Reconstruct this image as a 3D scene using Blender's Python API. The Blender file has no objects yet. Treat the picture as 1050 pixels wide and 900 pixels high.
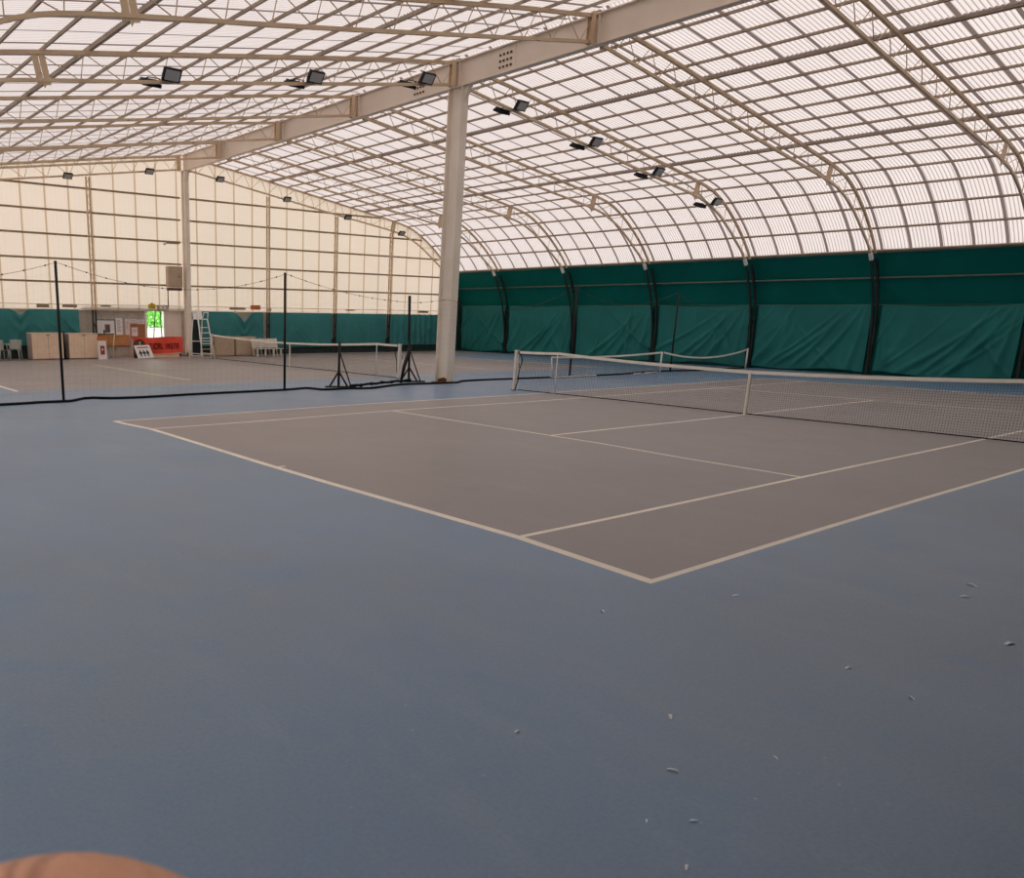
import bpy, bmesh, math, random
from mathutils import Vector, Matrix
random.seed(7)
SC = bpy.context.scene
COL = SC.collection
PI = math.pi

# ------------------------------------------------------------------ helpers
class MB:
    """collects geometry (world coordinates) and links it as one mesh object"""
    def __init__(s): s.v, s.f, s.m, s.smooth = [], [], [], []
    def add(s, vs, fs, mi=0, smooth=False):
        b = len(s.v); s.v += [tuple(p) for p in vs]
        for f in fs:
            s.f.append(tuple(b + i for i in f)); s.m.append(mi); s.smooth.append(smooth)
        return s
    def box(s, lo, hi, mi=0):
        x0, y0, z0 = lo; x1, y1, z1 = hi
        return s.add([(x0,y0,z0),(x1,y0,z0),(x1,y1,z0),(x0,y1,z0),(x0,y0,z1),(x1,y0,z1),(x1,y1,z1),(x0,y1,z1)],
            [(3,2,1,0),(4,5,6,7),(0,1,5,4),(1,2,6,5),(2,3,7,6),(3,0,4,7)], mi)
    def obox(s, c, ax, ay, az, mi=0):
        """box with centre and three half-axis vectors"""
        c, ax, ay, az = Vector(c), Vector(ax), Vector(ay), Vector(az)
        vs = [c + a*ax + b*ay + d*az for d in (-1,1) for a, b in ((-1,-1),(1,-1),(1,1),(-1,1))]
        return s.add(vs, [(3,2,1,0),(4,5,6,7),(0,1,5,4),(1,2,6,5),(2,3,7,6),(3,0,4,7)], mi)
    def bar(s, p, q, w, h, up=(0,0,1), mi=0):
        p, q = Vector(p), Vector(q); d = (q - p); l = d.length; d.normalize()
        u = Vector(up); r = d.cross(u)
        if r.length < 1e-5: r = d.cross(Vector((0,1,0)))
        r.normalize(); u = r.cross(d).normalized()
        return s.obox((p+q)/2, d*(l/2), r*(w/2), u*(h/2), mi)
    def tube(s, pts, r, n=8, mi=0, caps=True, smooth=True):
        pts = [Vector(p) for p in pts]; rs = r if isinstance(r, (list, tuple)) else [r]*len(pts)
        vs, fs = [], []
        t0 = (pts[1]-pts[0]).normalized()
        ref = Vector((0,0,1)) if abs(t0.z) < .9 else Vector((0,1,0))
        a = t0.cross(ref).normalized()
        for i, p in enumerate(pts):
            t = (pts[min(i+1,len(pts)-1)] - pts[max(i-1,0)]).normalized()
            a = (a - t*a.dot(t)).normalized(); b = t.cross(a)
            for k in range(n):
                g = 2*PI*k/n
                vs.append(p + (a*math.cos(g) + b*math.sin(g))*rs[i])
        for i in range(len(pts)-1):
            for k in range(n):
                fs.append((i*n+k, i*n+(k+1)%n, (i+1)*n+(k+1)%n, (i+1)*n+k))
        s.add(vs, fs, mi, smooth)
        if caps:
            b = len(s.v) - len(vs)
            s.f += [tuple(b+k for k in reversed(range(n))), tuple(b+(len(pts)-1)*n+k for k in range(n))]
            s.m += [mi, mi]; s.smooth += [False, False]
        return s
    def sweep(s, pts, w, h, mi=0):
        """rectangular section swept along a path lying in the x-z plane: w across y, h in the plane"""
        pts = [Vector(p) for p in pts]; vs, fs = [], []
        for i, p in enumerate(pts):
            t = (pts[min(i+1,len(pts)-1)] - pts[max(i-1,0)]).normalized()
            nrm = Vector((-t.z, 0, t.x)); y = Vector((0,1,0))
            vs += [p - y*w/2 - nrm*h/2, p + y*w/2 - nrm*h/2, p + y*w/2 + nrm*h/2, p - y*w/2 + nrm*h/2]
        for i in range(len(pts)-1):
            for k in range(4):
                fs.append((i*4+k, i*4+(k+1)%4, i*4+4+(k+1)%4, i*4+4+k))
        n = len(pts)-1
        fs += [(3,2,1,0), (n*4,n*4+1,n*4+2,n*4+3)]
        return s.add(vs, fs, mi)
    def prism(s, poly, d, mi=0):
        """planar polygon (3-D points) extruded by vector d"""
        n = len(poly); d = Vector(d); vs = [Vector(p) for p in poly] + [Vector(p)+d for p in poly]
        return s.add(vs, [tuple(reversed(range(n))), tuple(range(n,2*n))] + [(i,(i+1)%n,n+(i+1)%n,n+i) for i in range(n)], mi)
    def grid(s, P, mi=0, smooth=True):
        """P[i][j] points"""
        n, m = len(P), len(P[0]); vs = [p for r in P for p in r]
        return s.add(vs, [(i*m+j, i*m+j+1, (i+1)*m+j+1, (i+1)*m+j) for i in range(n-1) for j in range(m-1)], mi, smooth)
    def ball(s, c, r, n=8, mi=0):
        c = Vector(c); vs = [c+Vector((0,0,r))]; fs = []
        R = n//2
        for i in range(1, R):
            a = PI*i/R
            for k in range(n):
                g = 2*PI*k/n; vs.append(c+Vector((r*math.sin(a)*math.cos(g), r*math.sin(a)*math.sin(g), r*math.cos(a))))
        vs.append(c-Vector((0,0,r))); L = len(vs)-1
        for k in range(n): fs.append((0, 1+k, 1+(k+1)%n)); fs.append((L, L-n+(k+1)%n, L-n+k))
        for i in range(R-2):
            for k in range(n): fs.append((1+i*n+k, 1+(i+1)*n+k, 1+(i+1)*n+(k+1)%n, 1+i*n+(k+1)%n))
        return s.add(vs, fs, mi, True)
    def build(s, name, mats, parent=None, bevel=0):
        if not isinstance(mats, (list, tuple)): mats = [mats]
        off = Vector(WORLD.get(parent.name, (0,0,0))) if parent is not None else Vector((0,0,0))
        me = bpy.data.meshes.new(name)
        me.from_pydata([tuple(Vector(p)-off) for p in s.v], [], s.f)
        for m in mats: me.materials.append(m)
        me.polygons.foreach_set('material_index', s.m)
        me.polygons.foreach_set('use_smooth', s.smooth)
        me.update()
        o = bpy.data.objects.new(name, me); COL.objects.link(o)
        if parent is not None:
            o.parent = parent; WORLD[o.name] = tuple(off)
        else: WORLD[o.name] = (0,0,0)
        if bevel:
            b = o.modifiers.new('bevel', 'BEVEL'); b.width = bevel; b.segments = 2; b.limit_method = 'ANGLE'
        return o
WORLD = {}
def thing(name, label, cat, loc, group=None, kind=None):
    o = bpy.data.objects.new(name, None); COL.objects.link(o); o.location = loc; o.empty_display_size = .2
    WORLD[o.name] = tuple(loc)
    o['label'] = label; o['category'] = cat
    if group: o['group'] = group
    if kind: o['kind'] = kind
    return o
def tag(o, label, cat, group=None, kind='thing'):
    o['label'] = label; o['category'] = cat; o['kind'] = kind
    if group: o['group'] = group
    return o
def struct(mb, name, mats):
    o = mb.build(name, mats); o['kind'] = 'structure'; return o
def lerp(a, b, t): return a + (b-a)*t
def ords(n):
    return ['first','second','third','fourth','fifth','sixth','seventh','eighth','ninth','tenth','eleventh','twelfth',
            'thirteenth','fourteenth','fifteenth','sixteenth','seventeenth','eighteenth','nineteenth','twentieth'][n]

# ------------------------------------------------------------------ materials
def new_mat(name):
    m = bpy.data.materials.new(name); m.use_nodes = True
    nt = m.node_tree; nt.nodes.clear()
    out = nt.nodes.new('ShaderNodeOutputMaterial')
    return m, nt, out
def N(nt, typ, **kw):
    n = nt.nodes.new(typ)
    for k, v in kw.items():
        if k in n.inputs: n.inputs[k].default_value = v
        else: setattr(n, k, v)
    return n
def coords(nt): return nt.nodes.new('ShaderNodeNewGeometry').outputs['Position']
def mixc(nt, fac, a, b, mode='MIX'):
    n = nt.nodes.new('ShaderNodeMix'); n.data_type = 'RGBA'; n.blend_type = mode
    for sock, v in ((n.inputs[0], fac), (n.inputs[6], a), (n.inputs[7], b)):
        if hasattr(v, 'is_linked'): nt.links.new(v, sock)
        else: sock.default_value = v if not isinstance(v, tuple) or len(v) == 4 else (*v, 1)
    return n.outputs[2]
def math_n(nt, op, a, b=None, c=None):
    n = nt.nodes.new('ShaderNodeMath'); n.operation = op
    for i, v in enumerate((a, b, c)):
        if v is None: continue
        if hasattr(v, 'is_linked'): nt.links.new(v, n.inputs[i])
        else: n.inputs[i].default_value = v
    return n.outputs[0]
def noise(nt, vec, scale, detail=3, rough=.55, stretch=None):
    if stretch:
        mp = nt.nodes.new('ShaderNodeMapping'); mp.inputs['Scale'].default_value = stretch
        nt.links.new(vec, mp.inputs['Vector']); vec = mp.outputs[0]
    n = N(nt, 'ShaderNodeTexNoise', Scale=scale, Detail=detail, Roughness=rough)
    nt.links.new(vec, n.inputs['Vector']); return n.outputs['Fac']
def ramp(nt, fac, lo, hi):
    n = nt.nodes.new('ShaderNodeMapRange'); n.inputs[1].default_value = lo; n.inputs[2].default_value = hi
    nt.links.new(fac, n.inputs[0]); return n.outputs[0]
def paint(name, col, col2=None, scale=3., amt=.5, rough=.55, rust=None, rust_lo=.62, spec=.4, metal=0, bump=0):
    m, nt, out = new_mat(name)
    b = N(nt, 'ShaderNodeBsdfPrincipled', Roughness=rough, Metallic=metal); b.inputs['Specular IOR Level'].default_value = spec
    P = coords(nt); c2 = col2 or tuple(x*.8 for x in col)
    f = ramp(nt, noise(nt, P, scale, 4), .35, .65)
    c = mixc(nt, math_n(nt, 'MULTIPLY', f, amt), (*col, 1), (*c2, 1))
    if rust:
        r = ramp(nt, noise(nt, P, scale*2.3, 5, .65), rust_lo, rust_lo+.1)
        c = mixc(nt, r, c, (*rust, 1))
    nt.links.new(c, b.inputs['Base Color'])
    if bump:
        bp = N(nt, 'ShaderNodeBump', Strength=bump, Distance=.02); nt.links.new(noise(nt, P, scale*6, 4), bp.inputs['Height'])
        nt.links.new(bp.outputs[0], b.inputs['Normal'])
    nt.links.new(b.outputs[0], out.inputs[0]); return m
def plain(name, col, rough=.6, spec=.3, metal=0): return paint(name, col, rough=rough, spec=spec, metal=metal, amt=.35)

M = {}
M['cream'] = paint('cream_steel_paint', (.76,.575,.385), (.60,.43,.27), 1.6, .6, .5, rust=(.20,.085,.03), rust_lo=.66)
M['column'] = paint('weathered_cream_column_paint', (.93,.84,.72), (.84,.73,.60), 1.2, .7, .5, rust=(.24,.12,.05), rust_lo=.72)
M['beam'] = paint('greyed_beam_paint', (.86,.735,.62), (.77,.645,.53), .8, .7, .5, rust=(.25,.12,.06), rust_lo=.75)
M['purlin'] = paint('brown_purlin_paint', (.46,.355,.265), (.34,.245,.175), 1.1, .7, .6)
M['girt'] = paint('tan_girt_paint', (.40,.29,.18), (.26,.17,.10), 1.4, .7, .6)
M['band'] = paint('cream_band_paint', (.86,.74,.56), (.70,.55,.38), 2.2, .6, .6, rust=(.22,.09,.03), rust_lo=.64)
M['rust'] = paint('rusty_bolts', (.16,.06,.025), (.09,.03,.015), 20, .6, .8)
M['black'] = plain('black_paint', (.012,.013,.014), .5)
M['blackrope'] = plain('black_rope', (.018,.019,.022), .85, .1)
M['darkgreen_steel'] = paint('dark_green_black_leg_paint', (.012,.022,.02), (.03,.035,.03), 2., .6, .6)
M['white'] = plain('white_paint', (.92,.90,.86), .45)
M['whiteworn'] = paint('worn_white_paint', (.88,.84,.76), (.70,.63,.53), 6., .6, .5)
M['tape'] = paint('white_canvas_tape', (.92,.88,.78), (.80,.74,.62), 3, .6, .8)
M['rope'] = plain('brown_rope', (.11,.09,.07), .9, .1)
M['net'] = plain('black_net_twine', (.03,.032,.035), .9, .1)
M['divnet'] = plain('dark_green_net_twine', (.035,.075,.06), .9, .1)
M['glass'] = plain('grey_lamp_glass', (.50,.50,.49), .3, .6)
M['tan_door'] = paint('tan_door_panel', (.95,.72,.52), (.87,.64,.45), 4, .6, .55)
M['tan_side'] = paint('mauve_beige_cabinet_side', (.48,.385,.34), (.42,.33,.29), 4, .6, .6)
M['brown_door'] = paint('brown_beige_cabinet_door', (.66,.50,.35), (.56,.42,.29), 4, .6, .6)
M['wood'] = paint('orange_brown_wood', (.62,.30,.12), (.48,.22,.085), 5, .7, .6)
M['cork'] = paint('cork_board', (.42,.20,.11), (.32,.14,.075), 16, .6, .9)
M['paper'] = plain('white_paper', (.92,.88,.85), .8)
M['paper_pink'] = plain('pinkish_paper', (.85,.74,.72), .8)
M['ink'] = plain('dark_print', (.06,.055,.06), .8)
M['redprint'] = plain('red_print', (.40,.07,.05), .7)
M['photo_dark'] = paint('dark_photo_print', (.05,.045,.06), (.22,.15,.13), 14, 1., .5)
M['red'] = paint('red_banner_vinyl', (.95,.11,.06), (.82,.08,.045), 2.5, .8, .55)
M['redtext'] = plain('dark_red_lettering', (.16,.006,.006), .6)
M['orange'] = plain('orange_plastic', (.62,.20,.06), .5)
M['yellow'] = plain('yellow_plastic', (.62,.45,.03), .5)
M['yellowstick'] = paint('yellowed_wood', (.64,.46,.18), (.6,.52,.35), 3, .8, .6)
M['plastic'] = paint('pale_grey_plastic', (.46,.47,.42), (.34,.36,.32), 3, .6, .5)
M['ebox'] = paint('beige_box_metal', (.56,.43,.31), (.48,.36,.25), 2, .6, .5)
M['greypanel'] = paint('grey_fibre_panel', (.58,.53,.45), (.46,.42,.35), 3, .7, .8)
M['backing'] = paint('dark_paint_with_gap_shade', (.03,.06,.052), (.02,.035,.03), 1.5, .7, .8)  # dark tone also stands in for shade below the end-wall curtains
M['whitepanel'] = paint('offwhite_panel', (.86,.78,.69), (.78,.69,.6), 2, .6, .7)
M['leaf'] = None
M['outwall'] = plain('white_outdoor_wall', (.82,.84,.8), .8)
M['outground'] = paint('pale_outdoor_paving', (.5,.48,.44), (.42,.4,.36), 1, .6, .8)
M['scrap'] = paint('pale_litter_scrap', (.80,.83,.86), (.66,.68,.68), 40, .6, .9)

def cloth(name, col, col2, transl=.12, spec=.25):
    m, nt, out = new_mat(name)
    P = coords(nt)
    f = ramp(nt, noise(nt, P, .9, 4), .3, .7)
    c = mixc(nt, f, (*col, 1), (*col2, 1))
    fine = noise(nt, P, 60, 2)
    c = mixc(nt, math_n(nt, 'MULTIPLY', fine, .25), c, (*[x*.6 for x in col], 1))
    d = N(nt, 'ShaderNodeBsdfPrincipled', Roughness=.62); d.inputs['Specular IOR Level'].default_value = spec
    nt.links.new(c, d.inputs['Base Color'])
    t = N(nt, 'ShaderNodeBsdfTranslucent'); nt.links.new(c, t.inputs['Color'])
    mx = N(nt, 'ShaderNodeMixShader', Fac=transl)
    nt.links.new(d.outputs[0], mx.inputs[1]); nt.links.new(t.outputs[0], mx.inputs[2]); nt.links.new(mx.outputs[0], out.inputs[0])
    return m
M['curtain'] = cloth('green_windscreen_cloth', (.028,.245,.230), (.021,.20,.188))
M['tealcurtain'] = cloth('teal_windscreen_cloth', (.060,.285,.285), (.043,.225,.23))
M['leaf'] = cloth('sunlit_leaves', (.50,.92,.30), (.62,.95,.42), .5)
M['tarp'] = cloth('dark_green_tarpaulin', (.003,.155,.132), (.002,.125,.108), 0, .08)

def sheet_mat(name, col, lapcol, ribcol, axis, lap_pitch, lap_off, lap_w, rib_pitch, rib_w, cross=()):
    """translucent corrugated sheet: thin rib lines and darker double-thickness laps"""
    m, nt, out = new_mat(name)
    P = coords(nt); sp = nt.nodes.new('ShaderNodeSeparateXYZ'); nt.links.new(P, sp.inputs[0])
    a = sp.outputs[axis]
    dirt = ramp(nt, noise(nt, P, .35, 5, .6), .3, .75)
    c = mixc(nt, math_n(nt, 'MULTIPLY', dirt, .28), (*col, 1), (*[x*y for x, y in zip(col, (.86,.82,.82))], 1))
    # ribs: slope shading of the corrugation and its dirt put into the colour
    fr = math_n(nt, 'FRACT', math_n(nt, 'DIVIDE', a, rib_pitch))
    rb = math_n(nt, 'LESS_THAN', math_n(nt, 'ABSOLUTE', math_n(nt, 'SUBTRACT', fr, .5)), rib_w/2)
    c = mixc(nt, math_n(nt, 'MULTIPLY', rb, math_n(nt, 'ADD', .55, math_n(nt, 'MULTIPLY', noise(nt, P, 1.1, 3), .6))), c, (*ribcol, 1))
    # long laps
    fl = math_n(nt, 'FRACT', math_n(nt, 'DIVIDE', math_n(nt, 'SUBTRACT', a, lap_off), lap_pitch))
    lp = math_n(nt, 'LESS_THAN', math_n(nt, 'ABSOLUTE', math_n(nt, 'SUBTRACT', fl, .5)), lap_w/lap_pitch/2)
    c = mixc(nt, lp, c, (*lapcol, 1))
    for (axis2, pos, w) in cross:
        b = math_n(nt, 'LESS_THAN', math_n(nt, 'ABSOLUTE', math_n(nt, 'SUBTRACT', sp.outputs[axis2], pos)), w/2)
        c = mixc(nt, b, c, (*lapcol, 1))
    t = N(nt, 'ShaderNodeBsdfTranslucent'); nt.links.new(c, t.inputs['Color'])
    d = N(nt, 'ShaderNodeBsdfDiffuse'); nt.links.new(c, d.inputs['Color'])
    mx = N(nt, 'ShaderNodeMixShader', Fac=.30)
    nt.links.new(t.outputs[0], mx.inputs[1]); nt.links.new(d.outputs[0], mx.inputs[2]); nt.links.new(mx.outputs[0], out.inputs[0])
    return m

# ------------------------------------------------------------------ main dimensions
XB, YD, S, YW = 11.96, 14.72, 4.55, 32.21       # ridge beam, middle column row, truss spacing, end wall
YF, XL = -6.5, -8.6                             # wall behind the camera, side wall beside it
def mir(p): return (2*XB - p[0], p[1])
OUT = [(12.15,8.80),(13.2,8.66),(14.9,8.43),(17.7,8.0),(20.9,7.50),(22.7,7.22),(23.9,7.03),(25.0,6.83),(25.75,6.62),
       (26.5,6.27),(27.4,5.70),(28.15,5.10),(28.82,4.42),(29.35,3.55),(29.72,2.6),(29.88,1.5),(29.90,.06)]
INN = [(12.15,8.25),(13.5,8.05),(16.35,7.62),(18.8,7.25),(20.7,6.97),(22.9,6.66),(24.0,6.50),(24.8,6.36),(25.45,6.18),
       (26.4,5.76),(27.45,5.10),(28.42,4.37),(28.93,3.5),(29.33,2.6),(29.60,1.5),(29.78,.06)]
def smooth_path(P, step=.25):
    """Catmull-Rom resample"""
    P = [Vector((p[0], p[1])) for p in P]; Q = [P[0]*2-P[1]] + P + [P[-1]*2-P[-2]]; R = []
    for i in range(1, len(Q)-2):
        a, b, c, d = Q[i-1:i+3]; n = max(1, int((c-b).length/step))
        for k in range(n):
            t = k/n
            R.append(.5*((2*b)+(c-a)*t+(2*a-5*b+4*c-d)*t*t+(3*b-a-3*c+d)*t**3))
    R.append(P[-1]); return R
def path_upto(P, zmin): return [p for p in P if p.y >= zmin]
OUTS, INNS = smooth_path(OUT), smooth_path(INN)
def offset(P, d):
    R = []
    for i, p in enumerate(P):
        t = (P[min(i+1,len(P)-1)] - P[max(i-1,0)]).normalized(); R.append(p + Vector((-t.y, t.x))*d)
    return R
def along(P, dist):
    acc = 0
    for a, b in zip(P, P[1:]):
        l = (b-a).length
        if acc + l >= dist: t = (dist-acc)/l; return a.lerp(b, t), (b-a).normalized()
        acc += l
    return P[-1], (P[-1]-P[-2]).normalized()
def length(P): return sum((b-a).length for a, b in zip(P, P[1:]))
ROOF_R = path_upto(offset(OUTS, .13), 4.45)
RIDGE = Vector((XB, 9.02))
def roof_z(x):
    if x < XB: x = 2*XB - x
    P = [RIDGE] + ROOF_R
    for a, b in zip(P, P[1:]):
        if a.x <= x <= b.x: return lerp(a.y, b.y, (x-a.x)/(b.x-a.x+1e-9))
    return 4.45
# purlin stations (arc length measured up from the eave)
EAVE_OUT = path_upto(OUTS, 4.40)
LTOT = length(EAVE_OUT)
PUR = [LTOT - .02 - i*1.0 for i in range(int(LTOT/1.0)+1)]      # index 0 at the eave
PURPOS = [along(EAVE_OUT, d) for d in PUR]
lapx = [PURPOS[7][0].x, PURPOS[13][0].x]

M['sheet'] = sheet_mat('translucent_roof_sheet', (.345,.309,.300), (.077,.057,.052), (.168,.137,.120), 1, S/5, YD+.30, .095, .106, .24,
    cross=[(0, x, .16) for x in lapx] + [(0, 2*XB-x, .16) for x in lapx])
M['opaque_sheet'] = paint('added_opaque_roof_sheet', (.34,.32,.30), (.28,.26,.24), 1, .6, .6)  # added for the unseen bay, keeps daylight off the foreground floor
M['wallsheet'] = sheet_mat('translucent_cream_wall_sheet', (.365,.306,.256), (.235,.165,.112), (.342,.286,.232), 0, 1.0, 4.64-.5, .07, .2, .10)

# ------------------------------------------------------------------ floor with painted courts
def floor_mat(name, c1, c2, streak, rough, spec, patch=(.88,1.0,1.08), patch2=(.98,.90,.82)):
    m, nt, out = new_mat(name); P = coords(nt)
    big = ramp(nt, noise(nt, P, .28, 5, .6), .32, .70)
    c = mixc(nt, big, (*c1, 1), (*c2, 1))
    st = ramp(nt, noise(nt, P, 1.3, 6, .7, (1, .35, 1)), .50, .78)
    c = mixc(nt, math_n(nt, 'MULTIPLY', st, .5), c, (*streak, 1))
    pt = ramp(nt, noise(nt, P, 1.0, 4, .6), .52, .70)
    c = mixc(nt, math_n(nt, 'MULTIPLY', pt, .55), c, (*[x*y for x, y in zip(c1, patch)], 1))
    pt2 = ramp(nt, noise(nt, P, .75, 5, .65, (1.3, 1, 1)), .56, .72)
    c = mixc(nt, math_n(nt, 'MULTIPLY', pt2, .5), c, (*[x*y for x, y in zip(c2, patch2)], 1))
    gr = noise(nt, P, 45, 4, .7)
    c = mixc(nt, math_n(nt, 'MULTIPLY', ramp(nt, gr, .42, .70), .38), c, (*[x*.7 for x in c1], 1))
    sp = ramp(nt, noise(nt, P, 22, 2, .5), .73, .78)
    c = mixc(nt, math_n(nt, 'MULTIPLY', sp, .40), c, (*[min(1, x*1.5) for x in streak], 1))
    b = N(nt, 'ShaderNodeBsdfPrincipled'); b.inputs['Specular IOR Level'].default_value = spec
    rr = math_n(nt, 'ADD', rough-.08, math_n(nt, 'MULTIPLY', big, .16)); nt.links.new(rr, b.inputs['Roughness'])
    nt.links.new(c, b.inputs['Base Color'])
    bp = N(nt, 'ShaderNodeBump', Strength=.25, Distance=.004); nt.links.new(noise(nt, P, 160, 3), bp.inputs['Height'])
    nt.links.new(bp.outputs[0], b.inputs['Normal'])
    nt.links.new(b.outputs[0], out.inputs[0]); return m
M['blue'] = floor_mat('worn_blue_acrylic', (.134,.248,.402), (.216,.280,.352), (.275,.322,.370), .42, .6)
M['court'] = floor_mat('dusty_grey_brown_acrylic', (.282,.250,.240), (.330,.295,.285), (.38,.345,.33), .46, .5)
M['line'] = paint('worn_white_line_paint', (.95,.87,.74), (.78,.70,.60), 2.5, .6, .6)

M['faded'] = paint('faded_line_paint', (.36,.32,.30), (.27,.235,.22), 2.5, .8, .6)

def rects_court(y0, flip):
    """court fill rectangle and its lines, x from 0 (baseline) to 23.77, y from y0"""
    w, l, a = 10.97, 23.77, 1.37
    L = []
    def H(y, x0, x1, t=.06): L.append((x0, x1, y, y+t))      # runs along x
    def V(x, ya, yb, t=.06): L.append((x, x+t, ya, yb))      # runs along y
    V(0, y0, y0+w, .105); V(l-.09, y0, y0+w, .09)
    for y in (y0, y0+a, y0+w-a-.06, y0+w-.06): H(y, 0, l)
    V(5.485, y0+a, y0+w-a); V(l-5.485-.05, y0+a, y0+w-a)
    H(y0+w/2-.025, 5.485, l-5.485)
    H(y0+w/2-.025, .09, .2); H(y0+w/2-.025, l-.2, l-.09)
    return (0, l, y0, y0+w), L
Y2 = 16.67 + .914
C1, L1 = rects_court(0, False); C2, L2 = rects_court(Y2, True)
# measured corner offsets of the hand-laid near court lines (position -> small displacement)
OFFS = [((0,0),(-.07,-.03)),((0,1.39),(.05,.02)),((0,9.58),(.09,.1)),((0,10.97),(-.05,.01)),((5.485,1.39),(-.02,.02)),((5.485,9.58),(.16,.18)),
        ((5.485,5.485),(.16,.09)),((11.885,5.485),(.04,.01)),((11.885,1.39),(.05,0)),((11.885,9.6),(0,.04)),((11.885,11),(.1,.0)),((9,0),(0,.01)),
        ((16,5),(0,0)),((16,0),(0,0)),((16,11),(0,0)),((5,13),(0,0)),((-2,5),(0,0)),((5,-2),(0,0)),((-2,13),(0,0)),((-2,-2),(0,0))]
def warp(x, y):
    if not (-1.5 < x < 15 and -1.5 < y < 12.5): return x, y
    sw = sx = sy = 0
    for (a, b), (dx, dy) in OFFS:
        w = 1/((x-a)**2+(y-b)**2+.02)**1.6; sw += w; sx += w*dx; sy += w*dy
    return x+sx/sw, y+sy/sw
mb = MB()
RL = L1 + L2
xs = sorted({XL-.3, 31.5, *[v for r in RL+[C1, C2] for v in r[:2]], *[i*1.5 for i in range(-5, 21)]})
ys = sorted({YF-.3, 33.5, *[v for r in RL+[C1, C2] for v in r[2:]], *[i*1.5 for i in range(-4, 22)]})
idx = {}
for i, x in enumerate(xs):
    for j, y in enumerate(ys):
        idx[i, j] = len(mb.v); mb.v.append((*warp(x, y), 0))
for i in range(len(xs)-1):
    for j in range(len(ys)-1):
        cx, cy = (xs[i]+xs[i+1])/2, (ys[j]+ys[j+1])/2
        inr = lambda r: r[0] < cx < r[1] and r[2] < cy < r[3]
        mi = 2 if any(inr(r) for r in L1) or any(inr(r) for r in L2 if r[1]-r[0] < 1) else 3 if any(inr(r) for r in L2) else 1 if inr(C1) or inr(C2) or cy > C2[3] else 0
        mb.f.append((idx[i,j], idx[i+1,j], idx[i+1,j+1], idx[i,j+1])); mb.m.append(mi); mb.smooth.append(False)
struct(mb, 'floor', [M['blue'], M['court'], M['line'], M['faded']])

# ------------------------------------------------------------------ roof skin
mb = MB()
prof = [RIDGE] + [p for i, p in enumerate(ROOF_R) if i % 2 == 0 or p.y < 7.2] 
if (prof[-1]-ROOF_R[-1]).length > 1e-6: prof.append(ROOF_R[-1])
full = [Vector((2*XB-p.x, p.y)) for p in reversed(prof)] + prof[1:]
nr = []
for i, p in enumerate(full):
    t = (full[min(i+1,len(full)-1)] - full[max(i-1,0)]).normalized(); nr.append(Vector((-t.y, t.x)))
ny = int((32.45-YF)/.0265)
P = []
for j in range(ny+1):
    y = YF + .0265*j; a = .016*math.cos(2*PI*y/.106)
    P.append([(p.x+n.x*a, y, p.y+n.y*a) for p, n in zip(full, nr)])
mb.grid(P)
mb.m = [1 if YF + .0265*(k//(len(full)-1)) < -.6 else 0 for k in range(len(mb.f))]     # unseen bay over the camera, made opaque to darken the foreground
struct(mb, 'ceiling', [M['sheet'], M['opaque_sheet']])
# invented lean-to strip beside the camera, translucent so daylight reaches the hand
e = full[0]; mb = MB()
mb.grid([[(e.x+.02, YF, e.y-.02), (XL, YF, 3.75)], [(e.x+.02, 32.4, e.y-.02), (XL, 32.4, 3.75)]])
struct(mb, 'ceiling_added_strip', M['sheet'])

# ------------------------------------------------------------------ end wall
WIN = (9.97, 10.86, .30, 2.06)
mb = MB()
xsW = [x*.1 for x in range(-58, 287)]
P0, P1 = [], []
for x in xsW:
    yy = YW + .07 + .010*math.cos(2*PI*x/.2)
    P0.append((x, yy, 2.06)); P1.append((x, yy, max(2.25, roof_z(x)-.02)))
NR = 6
mb.grid([[tuple(lerp(Vector(a), Vector(b), k/NR)) for k in range(NR+1)] for a, b in zip(P0, P1)], 0)
def panel(x0, x1, z0, z1, mi, y=YW+.16, t=.05): mb.box((x0, y, z0), (x1, y+t, z1), mi)
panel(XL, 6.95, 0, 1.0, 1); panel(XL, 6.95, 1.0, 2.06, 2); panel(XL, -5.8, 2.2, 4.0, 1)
panel(12.1, 28.55, 0, .75, 1); panel(12.1, 12.68, .75, 2.06, 1); panel(12.68, 28.55, .75, 2.06, 2); panel(28.55, 30.1, 0, 4.35, 3)  # dark low strip and narrow gap carry painted shade around the curtains
panel(6.95, WIN[0], 0, 2.2, 2); panel(WIN[0], WIN[1], 0, WIN[2], 2); panel(WIN[0], WIN[1], WIN[3], 2.2, 2); panel(WIN[1], 12.1, 0, 2.2, 2)
# ribs of the grey corrugated panel
for k in range(24):
    x = 7.12 + k*.12
    if x < 9.8: mb.box((x, YW+.145, .02), (x+.045, YW+.16, 2.05), 2)
struct(mb, 'wall_back', [M['wallsheet'], M['backing'], M['greypanel'], M['tarp']])
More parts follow.
